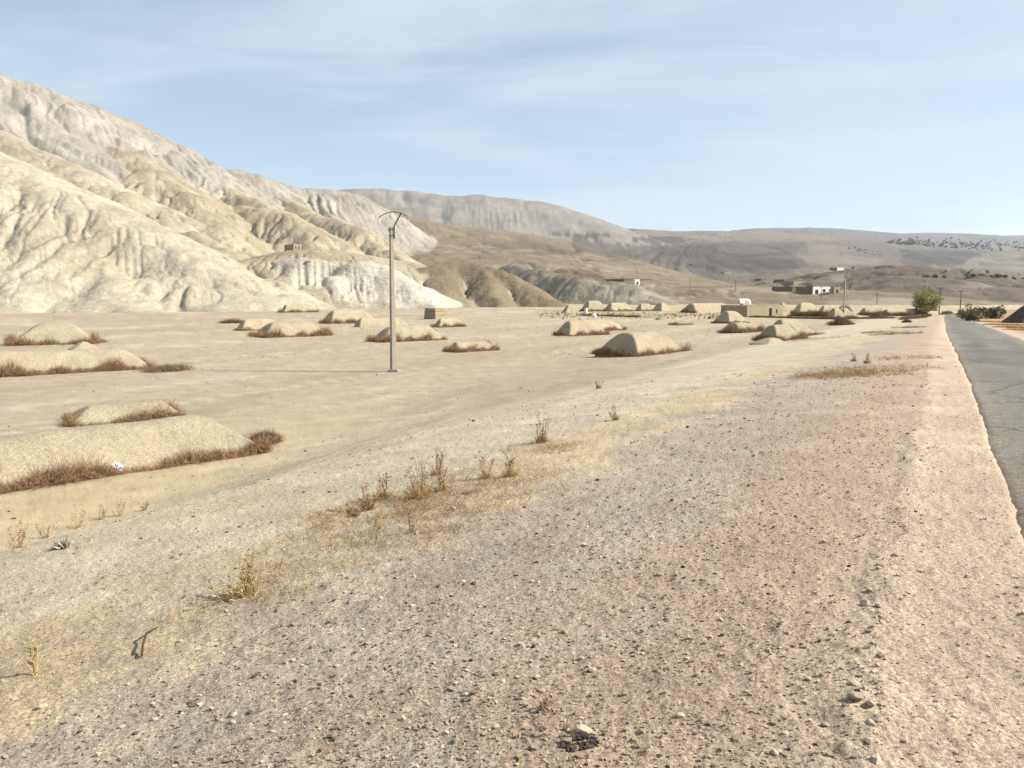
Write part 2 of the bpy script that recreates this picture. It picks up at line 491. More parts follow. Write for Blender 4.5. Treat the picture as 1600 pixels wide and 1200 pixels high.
def material(name, color=(1, 1, 1), rough=.95, tint=True, alb=None, var=(.8, 1.2, 3.0), bump=(0, 0), bump2=(0, 0), spec=.15, fine=None, transl=None):
    """base colour x vertex tint x noise, plus up to two scales of fine relief, all in object or world metres"""
    m = bpy.data.materials.new(name)
    m.use_nodes = True
    N, K = m.node_tree.nodes, m.node_tree.links
    bs = N['Principled BSDF']
    bs.inputs['Roughness'].default_value = rough
    bs.inputs['Specular IOR Level'].default_value = spec
    geo = N.new('ShaderNodeNewGeometry')

    def tex(scale, detail=4, rough_=.6):
        n = N.new('ShaderNodeTexNoise')
        n.inputs['Scale'].default_value = scale
        n.inputs['Detail'].default_value = detail
        n.inputs['Roughness'].default_value = rough_
        K.new(geo.outputs['Position'], n.inputs['Vector'])
        return n.outputs['Fac']

    def rng(v, lo, hi, a=.3, b=.7):
        n = N.new('ShaderNodeMapRange')
        n.inputs['From Min'].default_value = a; n.inputs['From Max'].default_value = b
        n.inputs['To Min'].default_value = lo; n.inputs['To Max'].default_value = hi
        K.new(v, n.inputs['Value'])
        return n.outputs[0]

    def mul(a, b):
        n = N.new('ShaderNodeMixRGB'); n.blend_type = 'MULTIPLY'; n.inputs['Fac'].default_value = 1
        for i, v in ((1, a), (2, b)):
            if isinstance(v, tuple): n.inputs[i].default_value = (*v, 1)
            else: K.new(v, n.inputs[i])
        return n.outputs[0]
    color = tuple(float(v) * (alb or ALBEDO) for v in color)
    c = mul(tuple(color), rng(tex(var[2]), var[0], var[1]))
    if tint:
        at_ = N.new('ShaderNodeAttribute'); at_.attribute_name = 'tint'
        c = mul(c, at_.outputs['Color'])
    if fine:
        c = mul(c, rng(tex(fine[2], 2, .5), fine[0], fine[1]))
    K.new(c, bs.inputs['Base Color'])
    nrm = None
    for st, sc_ in (bump, bump2):
        if st:
            b = N.new('ShaderNodeBump'); b.inputs['Strength'].default_value = 1.0
            b.inputs['Distance'].default_value = st
            K.new(tex(sc_, 5, .65), b.inputs['Height'])
            if nrm: K.new(nrm, b.inputs['Normal'])
            nrm = b.outputs[0]
    if nrm: K.new(nrm, bs.inputs['Normal'])
    return m


M = {}
M['ground'] = material('soil', alb=.60, var=(.88, 1.12, .9), bump=(.030, 22), bump2=(.012, 75), fine=(.62, 1.32, 48))
M['asphalt'] = material('asphalt', tint=True, var=(.80, 1.20, 7.0), bump=(.010, 60), bump2=(.012, 22), fine=(.6, 1.4, 38), rough=.95, spec=.08)
def add_cracks(m):
    N, K = m.node_tree.nodes, m.node_tree.links
    geo = N.new('ShaderNodeNewGeometry')
    nz = N.new('ShaderNodeTexNoise'); nz.inputs['Scale'].default_value = 1.6; nz.inputs['Detail'].default_value = 4
    K.new(geo.outputs['Position'], nz.inputs['Vector'])
    mx = N.new('ShaderNodeMixRGB'); mx.inputs['Fac'].default_value = .35
    K.new(geo.outputs['Position'], mx.inputs[1]); K.new(nz.outputs['Color'], mx.inputs[2])
    vo = N.new('ShaderNodeTexVoronoi'); vo.feature = 'DISTANCE_TO_EDGE'; vo.inputs['Scale'].default_value = .33
    K.new(mx.outputs[0], vo.inputs['Vector'])
    mr_ = N.new('ShaderNodeMapRange'); mr_.inputs['From Min'].default_value = .004; mr_.inputs['From Max'].default_value = .014
    mr_.inputs['To Min'].default_value = .68; mr_.inputs['To Max'].default_value = 1.0
    K.new(vo.outputs['Distance'], mr_.inputs['Value'])
    bs = N['Principled BSDF']; src = bs.inputs['Base Color'].links[0].from_socket
    ml = N.new('ShaderNodeMixRGB'); ml.blend_type = 'MULTIPLY'; ml.inputs['Fac'].default_value = 1
    K.new(src, ml.inputs[1]); K.new(mr_.outputs[0], ml.inputs[2]); K.new(ml.outputs[0], bs.inputs['Base Color'])


add_cracks(M['asphalt'])
M['hill'] = material('hill_soil', var=(.88, 1.12, .035), bump=(1.0, .16), bump2=(.4, .7), fine=(.86, 1.14, .4))
M['mud'] = material('mud_plaster', srgb(198, 183, 152), tint=False, var=(.84, 1.12, .9), bump=(.10, 3.5), bump2=(.03, 22), fine=(.82, 1.16, 13))
def vary_by_object(m, lo, hi):
    N, K = m.node_tree.nodes, m.node_tree.links
    oi = N.new('ShaderNodeObjectInfo'); r_ = N.new('ShaderNodeMapRange')
    r_.inputs['To Min'].default_value = lo; r_.inputs['To Max'].default_value = hi
    K.new(oi.outputs['Random'], r_.inputs['Value'])
    bs = N['Principled BSDF']; src = bs.inputs['Base Color'].links[0].from_socket
    ml = N.new('ShaderNodeMixRGB'); ml.blend_type = 'MULTIPLY'; ml.inputs['Fac'].default_value = 1
    K.new(src, ml.inputs[1]); K.new(r_.outputs[0], ml.inputs[2]); K.new(ml.outputs[0], bs.inputs['Base Color'])


vary_by_object(M['mud'], .97, 1.10)
M['brush'] = material('dry_thorn', srgb(152, 124, 98), alb=.70, var=(.75, 1.25, 2))
M['straw'] = material('straw', srgb(206, 176, 126), alb=.62, var=(.8, 1.2, 4))
M['weed'] = material('dead_weed', srgb(164, 132, 96), alb=.7, var=(.8, 1.2, 4))
M['stone'] = material('stone', alb=.72, var=(.8, 1.2, 12), bump=(.004, 60))
M['concrete'] = material('concrete', srgb(190, 180, 160), var=(.9, 1.1, 2), bump=(.004, 20), tint=False)
M['steel'] = material('weathered_steel', srgb(92, 82, 72), var=(.85, 1.15, 3), rough=.7, tint=False, spec=.4)
M['adobe'] = material('adobe_wall', srgb(196, 178, 146), var=(.85, 1.12, .8), bump=(.03, 3), fine=(.9, 1.1, 6))
M['adobe_dark'] = material('brown_adobe', srgb(150, 128, 104), var=(.85, 1.12, .8), bump=(.03, 3), fine=(.9, 1.1, 6))
M['white'] = material('whitewash', srgb(232, 228, 218), alb=.75, var=(.92, 1.05, .6), tint=False)
M['dark'] = material('old_wood', srgb(70, 58, 48), var=(.8, 1.2, 2), tint=False)
M['leaf'] = material('leaves', alb=.85, var=(.75, 1.25, .9))
M['bark'] = material('bark', srgb(96, 78, 60), var=(.8, 1.2, 3), tint=False)
M['plastic'] = material('white_plastic', srgb(228, 230, 232), alb=.75, var=(.95, 1.05, 2), rough=.45, spec=.5, tint=False)
M['wood'] = material('pole_wood', srgb(98, 84, 70), var=(.8, 1.2, 2), tint=False)

# ------------------------------------------------------------------ ground sheet
def polar(az, rad):
    A, R = np.meshgrid(az, rad)
    nr, na = A.shape
    idx = np.arange(nr * na).reshape(nr, na)
    F = np.stack([idx[:-1, :-1], idx[:-1, 1:], idx[1:, 1:], idx[1:, :-1]], -1).reshape(-1, 4)[:, ::-1]
    return (R * np.sin(A)).ravel(), (R * np.cos(A)).ravel(), F


def radii(r0, r1, n, power):
    if power == 1.0:
        return np.geomspace(r0, r1, n)
    t = np.linspace(0, 1, n); e = 1 - power
    return (r0 ** e + t * (r1 ** e - r0 ** e)) ** (1 / e)


def ground_color(x, y):
    p, s = road_frame(x, y)
    d = np.hypot(x, y)
    nz = fbm(x * .35, y * .35, 4, 600); n2 = fbm(x * 1.3, y * 1.3, 3, 610); n3 = fbm(x * .06, y * .06, 3, 620)
    n4 = fbm(x * 4.5, y * 4.5, 3, 612)
    q = p - road_shift(s) + .9 * nz * sstep(.5, 4, p) + .12 * n2 + .16 * nz * sstep(3, 0, p) + sstep(.4, 1.6, p) * (1.1 * n2 + .8 * n4)
    grow = 1 + .012 * np.clip(s, 0, 80)
    VAL = np.array(srgb(187, 171, 144)); PALE = np.array(srgb(215, 191, 164)); RED = np.array(srgb(200, 175, 149))
    GRV = np.array(srgb(189, 176, 155)); TAN = np.array(srgb(210, 186, 150)); GBE = np.array(srgb(210, 196, 169)); YEL = np.array(srgb(210, 190, 150))

    def mix(a, b, t): return a * (1 - t[:, None]) + b * t[:, None]
    c = np.tile(PALE, (len(x), 1))
    c = mix(c, RED, sstep(.05, .75, q))
    c = mix(c, GRV, sstep(1.3, 2.4, q) * (.75 + .25 * sstep(-.2, .3, n2)))
    tanw = sstep(3.6, 4.6, q) * (1 - sstep(5.4, 6.6, q)) * sstep(-.35, .15, nz)
    c = mix(c, GBE, sstep(3.4, 5.0, q))
    c = mix(c, TAN, tanw * .9)
    c = mix(c, YEL, sstep(.15, .5, n3) * .5 * sstep(4, 7, q))
    v = sstep(9.5, 12.5, p - .12 * np.clip(s, 0, 14))
    c = mix(c, VAL, v)
    c = mix(c, YEL, v * sstep(20, 8, p - 10) * .8 * (1 - sstep(12, 30, s)))
    # wheel-worn and salt-pale streaks across the flat, lying along the road
    st = 1.25 * fbm(p * .11, s * .022, 4, 630); st2 = fbm(p * .5, s * .10, 4, 640); st3 = fbm(x * .8, y * .8, 3, 650)
    c = mix(c, np.array(srgb(176, 160, 132)), v * sstep(.05, .40, st + .25 * st2) * .75)
    c = mix(c, np.array(srgb(208, 195, 170)), v * sstep(.08, .45, -st + .3 * st2) * .7)
    c = mix(c, np.array(srgb(140, 124, 100)), v * sstep(.25, .55, st2 * .6 + st3 * .5) * .6)
    for off in (27.0, 28.5, 47.0, 48.4):                    # worn wheel tracks
        w_ = p - off - 4 * np.sin(s * .035 + off * .02) - 2.5 * noise(s * .02, s * 0 + (off > 40), 655)
        c = mix(c, np.array(srgb(216, 203, 178)), v * np.exp(-(w_ / .32) ** 2) * .55 * sstep(-.3, .2, noise(s * .05, s * 0 + off, 657)))
    # far tan farmland near the road
    c = mix(c, np.array(srgb(196, 175, 137)), sstep(90, 190, d) * sstep(-30, 60, x) * .6)
    # right of the road: dry reddish grass verge
    right = sstep(-4.0, -4.9, p - road_shift(s))
    c = mix(c, PALE * .95, right)
    c = mix(c, np.array(srgb(186, 146, 100)), sstep(-4.6, -6.0, p - road_shift(s) + .6 * n2) * (.7 + .3 * sstep(-.3, .3, nz)))
    c = c * (1 + .12 * nz[:, None] + .14 * n2[:, None] + .12 * (n4 * (1 - sstep(20, 60, d)))[:, None])
    return c


def build_ground():
    fine_az = np.linspace(-46, 46, 700)
    az = np.radians(np.concatenate([np.linspace(-180, -46.5, 46), fine_az, np.linspace(46.5, 180, 46)]))
    rad = np.concatenate([[0.05, .6, 1.1], radii(1.5, 430, 430, 1.55), [700, 1500, 3200, 6000]])
    x, y, F = polar(az, rad)
    z = ground_z(x, y)
    c = ground_color(x, y)
    me = new_mesh('ground', np.stack([x, y, z], 1), F, True, c)
    tag(link('ground', me, M['ground']), kind='structure')


build_ground()
print('build_ground()', round(time.time() - T0, 1))

# road: a worn sheet of asphalt with a ragged edge, a few centimetres above the soil
def build_road():
    s = np.concatenate([-np.linspace(60, 2, 40), np.linspace(-1.9, 40, 420), np.linspace(40.3, 330, 420)])
    e = np.concatenate([[0, .012, .03], np.linspace(.06, .94, 24), [.97, .988, 1]])
    S, E = np.meshgrid(s, e, indexing='ij')
    lo, hi = road_left(S), road_right(S)
    P = lo + (hi - lo) * E
    camber = .05 * (1 - (2 * E - 1) ** 2)
    X = -P * RC + S * RS; Y = P * RS + S * RC
    Zb = road_z(S) - .012 + camber
    far = sstep(230, 420, np.hypot(X, Y)); Zb = Zb * (1 - far) + (VALLEY - .02) * far
    Z = Zb + .012 * noise(S * .25, P * .8, 661)
    Z[:, 0] -= .03; Z[:, -1] -= .03
    n, k = S.shape
    idx = np.arange(n * k).reshape(n, k)
    F = np.stack([idx[:-1, :-1], idx[:-1, 1:], idx[1:, 1:], idx[1:, :-1]], -1).reshape(-1, 4)[:, ::-1]
    wheel = np.exp(-((E - .28) / .1) ** 2) + np.exp(-((E - .74) / .1) ** 2)
    base = np.array(srgb(150, 144, 135))
    c = base * (1 + .22 * fbm(P * .8, S * .10, 4, 670)[..., None] - .07 * wheel[..., None])
    patchy = sstep(.18, .22, fbm(P * .35 + 3, S * .07, 2, 675)); c = c * (1 - .20 * patchy[..., None])
    dust = (np.exp(-E / .05) + np.exp(-(1 - E) / .06)) * (.55 + .45 * fbm(P * 2, S * 1.2, 3, 680))
    c = c + (np.array(srgb(190, 172, 148)) - c) * np.clip(dust, 0, .85)[..., None]
    me = new_mesh('road', np.stack([X.ravel(), Y.ravel(), Z.ravel()], 1), F, True, c.reshape(-1, 3))
    tag(link('road', me, M['asphalt']), kind='structure')


build_road()
print('build_road()', round(time.time() - T0, 1))

# ------------------------------------------------------------------ hills
def inpoly(px, py, poly):
    poly = np.asarray(poly, float); ins = np.zeros(len(px), bool)
    j = len(poly) - 1
    for i in range(len(poly)):
        xi, yi = poly[i]; xj, yj = poly[j]
        cnd = ((yi > py) != (yj > py)) & (px < (xj - xi) * (py - yi) / (yj - yi + 1e-9) + xi)
        ins ^= cnd; j = i
    return ins


# ploughed and fallow fields on the far slopes: outline in photo pixels, depth range, soil colour
FIELDS = [
    ([(890, 372), (1000, 384), (1120, 378), (1200, 381), (1262, 378), (1240, 400), (1262, 410), (1235, 428), (1140, 426), (1020, 412), (900, 392)], (1000, 4000), srgb(106, 98, 92)),
    ([(1010, 386), (1110, 382), (1220, 388), (1240, 398), (1140, 404), (1040, 400)], (1000, 4000), srgb(90, 84, 79)),
    ([(1100, 404), (1160, 402), (1240, 406), (1250, 420), (1180, 424), (1110, 418)], (1000, 4000), srgb(88, 82, 77)),
    ([(990, 370), (1060, 370), (1075, 377), (1030, 382), (985, 378)], (1000, 4000), srgb(94, 90, 90)),
    ([(965, 360), (1060, 361), (1150, 361), (1290, 366), (1340, 376), (1240, 376), (1120, 376), (1060, 369), (985, 368)], (1500, 4200), srgb(150, 139, 127)),
    ([(1130, 384), (1200, 386), (1225, 394), (1170, 398), (1120, 392)], (1000, 4000), srgb(120, 110, 101)),
    ([(1262, 380), (1330, 386), (1340, 394), (1262, 394)], (1000, 4000), srgb(148, 136, 123)),
    ([(830, 366), (950, 366), (970, 368), (900, 372)], (1200, 4000), srgb(100, 92, 86)),
    ([(900, 376), (960, 384), (1000, 394), (940, 392)], (1200, 4000), srgb(122, 112, 103)),
    ([(1240, 395), (1330, 398), (1400, 410), (1330, 414), (1265, 410)], (1000, 4000), srgb(150, 137, 122)),
    ([(1402, 390), (1480, 392), (1560, 392), (1530, 404), (1490, 416), (1410, 414), (1408, 405)], (1000, 4200), srgb(98, 92, 88)),
    ([(1530, 395), (1610, 393), (1720, 395), (1720, 424), (1600, 424), (1500, 418)], (900, 4200), srgb(150, 141, 126)),
    ([(740, 372), (850, 380), (920, 400), (840, 398), (760, 388)], (600, 2000), srgb(126, 113, 98)),
    ([(800, 405), (900, 425), (1000, 440), (940, 440), (850, 428)], (450, 1200), srgb(128, 113, 93)),
    ([(1040, 452), (1150, 452), (1260, 466), (1180, 474), (1080, 464)], (350, 900), srgb(150, 132, 104)),
]


def erode(Z, az, rad, soft):
    """carve gullies where rain would gather: route the run-off of every cell downhill, cut along the streams, let the sides slump"""
    nr, na = Z.shape
    dth = az[1] - az[0]
    dr = np.gradient(rad)[:, None] * np.ones((1, na)); dx = rad[:, None] * dth * np.ones((1, na))
    area = dr * dx
    idx = np.arange(nr * na).reshape(nr, na)
    shifts = [(-1, 0), (1, 0), (0, -1), (0, 1), (-1, -1), (-1, 1), (1, -1), (1, 1)]
    reach = np.sqrt(rad[:, None] / 320.0)
    for it, (k, cap) in enumerate(((.34, 3.6), (.20, 1.9))):
        J = Z + RNG.normal(0, .10, Z.shape) * reach
        best = np.zeros(Z.shape); rec = idx.copy()
        for a, b in shifts:
            N = np.full(Z.shape, 1e9); I = idx.copy()
            r0, r1 = max(0, -a), nr - max(0, a); c0, c1 = max(0, -b), na - max(0, b)
            N[r0:r1, c0:c1] = J[r0 + a:r1 + a, c0 + b:c1 + b]; I[r0:r1, c0:c1] = idx[r0 + a:r1 + a, c0 + b:c1 + b]
            sl = (J - N) / np.sqrt((a * dr) ** 2 + (b * dx) ** 2)
            m = sl > best
            best[m] = sl[m]; rec[m] = I[m]
        order = np.argsort(-J, axis=None).tolist(); rl = rec.ravel().tolist(); acc = area.ravel().tolist()
        for i in order:
            j = rl[i]
            if j != i: acc[j] += acc[i]
        A = np.array(acc).reshape(Z.shape)
        steep = sstep(.04, .30, best) * sstep(-3, 2, Z)
        Z = Z - soft * steep * np.minimum(k * np.maximum(A - (40, 25)[it], 0) ** .36, cap) * reach
        for _ in range(5):                                   # banks steeper than the soil can hold slide in
            for a, b, t in ((1, 0, 1.0), (-1, 0, 1.0), (0, 1, 1.25), (0, -1, 1.25)):
                N = np.roll(Z, (a, b), (0, 1)) + t * (dr if a else dx)
                N[0] = 1e9; N[-1] = 1e9; N[:, 0] = 1e9; N[:, -1] = 1e9
                Z = np.minimum(Z, N)
    return Z


def build_hills():
    az = np.radians(np.linspace(-47, 46, 940))
    rad = np.concatenate([radii(196, 900, 280, 1.0), radii(904, 6600, 130, 1.3)])
    x, y, F = polar(az, rad)
    z, c = hills(x, y)
    er = c[:, 3].reshape(len(rad), len(az)).copy(); c = c[:, :3].copy()
    for it in range(8):
        er[1:-1, 1:-1] = (er[1:-1, 1:-1] * 2 + er[:-2, 1:-1] + er[2:, 1:-1] + er[1:-1, :-2] + er[1:-1, 2:]) / 6
    pw = sstep(-.22, .30, fbm(x * .010, y * .010, 3, 720)) * .75 + .25 * sstep(-.2, .2, fbm(x * .035, y * .035, 2, 725))
    z = erode(z.reshape(len(rad), len(az)), az, rad, er * (.14 + .66 * pw.reshape(er.shape))).ravel()
    big = fbm(x * .012, y * .012, 4, 700); mid = fbm(x * .05, y * .05, 4, 710)
    # neighbouring soils bleed into each other
    c = c.reshape(len(rad), len(az), 3)
    for it in range(6):
        c[1:-1, 1:-1] = (c[1:-1, 1:-1] * 2 + c[:-2, 1:-1] + c[2:, 1:-1] + c[1:-1, :-2] + c[1:-1, 2:]) / 6
    c = c.reshape(-1, 3)
    px, py = project(x, y, z)
    jx = px + 9 * big + 5 * mid; jy = py + 3 * mid
    for poly, (a, b), colr in FIELDS:
        m = inpoly(jx, jy, poly) & (y > a) & (y < b)
        c[m] = c[m] * .2 + np.array(colr) * .8
    pale = sstep(.05, .4, big + .4 * mid)
    c = c + (np.array(C_WHT) - c) * (pale * .18 * (y < 900))[:, None]
    c = c * (1 + .22 * mid[:, None] + .20 * big[:, None]) * (1 - .14 * sstep(.05, .35, fbm(x * .02 + 40, y * .02, 4, 730))[:, None] * np.array([.8, 1.0, 1.25]))
    # steep cut faces expose paler, greyer marl
    Z = z.reshape(len(rad), len(az)); R2 = np.hypot(x, y).reshape(Z.shape)
    gy = np.gradient(Z, axis=0) / (np.gradient(R2, axis=0) + 1e-6)
    gx = np.gradient(Z, axis=1) / (R2 * (az[1] - az[0]))
    st = np.hypot(gx, gy).ravel()
    c = c + (np.array(srgb(204, 198, 184)) - c) * (sstep(.75, 1.3, st) * .35)[:, None]
    HGRID[:] = [az, rad, Z]
    me = new_mesh('hills', np.stack([x, y, z], 1), F, True, np.clip(c, .02, .8))
    tag(link('hills', me, M['hill']), kind='structure')


build_hills()
print('build_hills()', round(time.time() - T0, 1))

# ------------------------------------------------------------------ scattered gravel and litter (uncountable)
def pebble():
    V = np.array([(x, y, z) for x in (-1, 1) for y in (-1, 1) for z in (-1, 1)], float) / 3 ** .5
    F = np.array([(0, 1, 3), (0, 3, 2), (4, 6, 7), (4, 7, 5), (0, 4, 5), (0, 5, 1), (2, 3, 7), (2, 7, 6), (0, 2, 6), (0, 6, 4), (1, 5, 7), (1, 7, 3)])
    return V, F


def scatter_rocks(x, y, z, size, tints, name, flat=.65, mat='stone'):
    V0, F0 = pebble()
    n = len(x)
    sh = V0[None] * RNG.uniform(.6, 1.3, (n, 8, 1)) + RNG.normal(0, .16, (n, 8, 3))
    sh[:, :, 0] *= RNG.uniform(.7, 1.4, (n, 1)); sh[:, :, 2] *= RNG.uniform(.5, .95, (n, 1)) * flat / .65
    a = RNG.uniform(0, 6.283, n); ca, sa = np.cos(a)[:, None], np.sin(a)[:, None]
    X = sh[:, :, 0] * ca - sh[:, :, 1] * sa; Y = sh[:, :, 0] * sa + sh[:, :, 1] * ca
    V = np.stack([X * size[:, None] + x[:, None], Y * size[:, None] + y[:, None], (sh[:, :, 2] + .18) * size[:, None] + z[:, None]], -1).reshape(-1, 3)
    F = (F0[None] + 8 * np.arange(n)[:, None, None]).reshape(-1, 3)
    C = np.repeat(tints, 8, axis=0)
    return link(name, new_mesh(name, V, F, False, C), M[mat])


def gravel():
    n = 82000
    d = 1.7 * (28 / 1.7) ** RNG.uniform(0, 1, n) ** 1.05
    a = np.radians(RNG.uniform(-37, 37, n))
    x, y = d * np.sin(a), d * np.cos(a)
    p, s = road_frame(x, y)
    nz = fbm(x * .35, y * .35, 4, 600); cl_ = fbm(x * 1.1, y * 1.1, 3, 690)
    q = p + .9 * nz * sstep(.5, 4, p)
    dens = .16 + .55 * sstep(.1, .6, q) * (1 - sstep(2, 4, q)) + .75 * np.exp(-((q - 2.7) / 1.1) ** 2) + .18 * sstep(4.5, 6, q)
    dens = dens * (.55 + .9 * sstep(-.3, .35, cl_)) * (p > -.55)
    dens = dens + .5 * np.exp(-((p - .2) / .14) ** 2) + .35 * np.exp(-((p + .5) / .1) ** 2)
    dens = dens * (1 - .8 * sstep(10.5, 12, p))
    k = np.nonzero((RNG.uniform(0, 1, n) < dens) & (p > -.68))[0]
    x, y, d, q, p = x[k], y[k], d[k], q[k], p[k]
    size = np.clip(RNG.lognormal(math.log(.0038), .52, len(k)), .0026, .019) * (1 + d * .06)
    base = np.array([srgb(152, 137, 115), srgb(104, 92, 78), srgb(190, 173, 147), srgb(166, 142, 114), srgb(76, 67, 57)])
    w = RNG.choice(5, len(k), p=[.42, .13, .25, .17, .03])
    t = base[w] * RNG.uniform(.8, 1.2, (len(k), 1))
    sh = (p < .2)
    t[sh] = np.array(srgb(196, 172, 146)) * RNG.uniform(.75, 1.1, (sh.sum(), 1))
    z = ground_z(x, y)
    tag(scatter_rocks(x, y, z, size, t, 'gravel'), 'fine grey and tan gravel strewn over the road verge', 'gravel', kind='stuff')
    print('gravel', len(k))


gravel()
print('gravel()', round(time.time() - T0, 1))


def needles(base, tip, rad, tint, bend=0.0):
    """tapering three-sided twigs, one bend each"""
    n = len(base)
    d = tip - base
    ln = np.linalg.norm(d, axis=1, keepdims=True) + 1e-9
    t = d / ln
    ref = np.where(np.abs(t[:, 2:3]) < .9, np.array([[0, 0, 1.0]]), np.array([[1.0, 0, 0]]))
    a = np.cross(t, ref); a /= np.linalg.norm(a, axis=1, keepdims=True) + 1e-9
    b = np.cross(t, a)
    mid = base + d * .55 + (a * RNG.normal(0, 1, (n, 1)) + b * RNG.normal(0, 1, (n, 1))) * ln * bend
    rad = np.broadcast_to(np.asarray(rad, float).reshape(-1, 1), (n, 1))
    rows = []
    if n and not bend:                                   # far away: a plain spine is enough
        for k in range(3):
            q = 2 * math.pi * k / 3
            rows.append(base + (a * math.cos(q) + b * math.sin(q)) * rad)
        rows.append(tip)
        V = np.stack(rows, 1).reshape(-1, 3)
        F = (np.array([(0, 1, 3), (1, 2, 3), (2, 0, 3)])[None] + 4 * np.arange(n)[:, None, None]).reshape(-1, 3)
        return V, F, np.repeat(np.broadcast_to(tint, (n, 3)), 4, axis=0)
    for c_, f_ in ((base, 1.0), (mid, .75)):
        for k in range(3):
            q = 2 * math.pi * k / 3
            rows.append(c_ + (a * math.cos(q) + b * math.sin(q)) * rad * f_)
    rows.append(tip)
    V = np.stack(rows, 1).reshape(-1, 3)
    F0 = np.array([(0, 1, 4), (0, 4, 3), (1, 2, 5), (1, 5, 4), (2, 0, 3), (2, 3, 5), (3, 4, 6), (4, 5, 6), (5, 3, 6)])
    F = (F0[None] + 7 * np.arange(n)[:, None, None]).reshape(-1, 3)
    return V, F, np.repeat(np.broadcast_to(tint, (n, 3)), 7, axis=0)


# ------------------------------------------------------------------ mud-plastered straw stacks
def loaf(L, W, H, eL, eR, nx, ny, seed, steep=1.9):
    u = np.linspace(-1.0, 1.0, nx); v = np.linspace(-1.0, 1.0, ny)
    U, Vv = np.meshgrid(u, v, indexing='ij')
    X = U * L / 2; Y = Vv * W / 2
    X = X + .18 * W * .4 * noise(X * .25 + seed, Y * .25, seed)
    tw = (1 - np.abs(Vv)) * steep                          # planar flanks under a narrow rounded top
    cross = np.minimum(tw, 1.0) - np.clip(.42 - np.abs(tw - 1), 0, .42) ** 2 / 1.68
    ln = np.clip((U + 1) * L / 2 / eL, 0, 9); rn = np.clip((1 - U) * L / 2 / eR, 0, 9)
    e = np.minimum(ln, rn)
    e = np.minimum(e, 1.0) - np.clip(.25 - np.abs(e - 1), 0, .25) ** 2 / 1.0
    e = np.clip(e, 0, 1)
    k = .08
    h = np.minimum(cross, e); dd = np.clip(k - np.abs(cross - e), 0, k)
    h = h - dd * dd / (4 * k)
    Z = H * h * (1 + .03 * noise(X * .22, Y * .1 + seed, seed + 3)) + .045 * H * fbm(X * .45, Y * .45 + seed, 4, seed + 5) * np.clip(h * 3, 0, 1)
    rim = (np.abs(U) > .999) | (np.abs(Vv) > .999)
    Z = np.where(rim, -.25, Z)
    idx = np.arange(nx * ny).reshape(nx, ny)
    F = np.stack([idx[:-1, :-1], idx[1:, :-1], idx[1:, 1:], idx[:-1, 1:]], -1).reshape(-1, 4)
    return np.stack([X.ravel(), Y.ravel(), Z.ravel()], 1), F


def skirt(L, W, bh, n, seed, sides='flrb', rough=1.0, rad=.006, bend=.1):
    """tangle of dry thorn branches heaped against the foot of a stack"""
    out = []
    per = {'f': L, 'b': L, 'l': W, 'r': W}
    tot = sum(per[c] for c in sides)
    for c in sides:
        m = max(6, int(n * per[c] / tot))
        t = RNG.uniform(-.5, .5, m)
        off = np.abs(RNG.normal(0, .16, m)) * bh / .5 - .10
        dens = np.clip(.45 + 1.6 * fbm(t * per[c] * .5 + seed, t * 0 + ord(c), 3, seed), .04, 1.3)
        hh = bh * (.22 + 1.2 * dens) * RNG.uniform(.25, 1.0, m)
        if c in 'fb':
            sg = -1 if c == 'f' else 1
            bx_, by_ = t * (L + .3), sg * (W / 2 + off - .05)
        else:
            sg = -1 if c == 'l' else 1
            bx_, by_ = sg * (L / 2 + off - .05), t * (W + .3)
        z0 = RNG.uniform(0, .65, m) * hh
        base = np.stack([bx_, by_, z0 - .03], 1)
        dr = RNG.normal(0, 1, (m, 3)) * np.array([.9, .9, .75]) * rough + np.array([0, 0, .75])
        dr /= np.linalg.norm(dr, axis=1, keepdims=True)
        ln = (hh * .75 + .10)[:, None] * RNG.uniform(.5, 1.2, (m, 1))
        tip = base + dr * ln
        tip[:, 2] = np.maximum(tip[:, 2], .01)
        out.append((base, tip))
    B = np.vstack([o[0] for o in out]); T = np.vstack([o[1] for o in out])
    tint = np.where(RNG.uniform(0, 1, (len(B), 1)) < .3, np.array([[1.5, 1.4, 1.15]]), np.array([[1, .95, .9]])) * RNG.uniform(.55, 1.4, (len(B), 1))
    return needles(B, T, rad, tint, bend)


def local(o_loc, rz, P):
    c, s = math.cos(-rz), math.sin(-rz)
    q = np.asarray(P) - np.asarray(o_loc)
    return np.stack([q[:, 0] * c - q[:, 1] * s, q[:, 0] * s + q[:, 1] * c, q[:, 2]], 1)


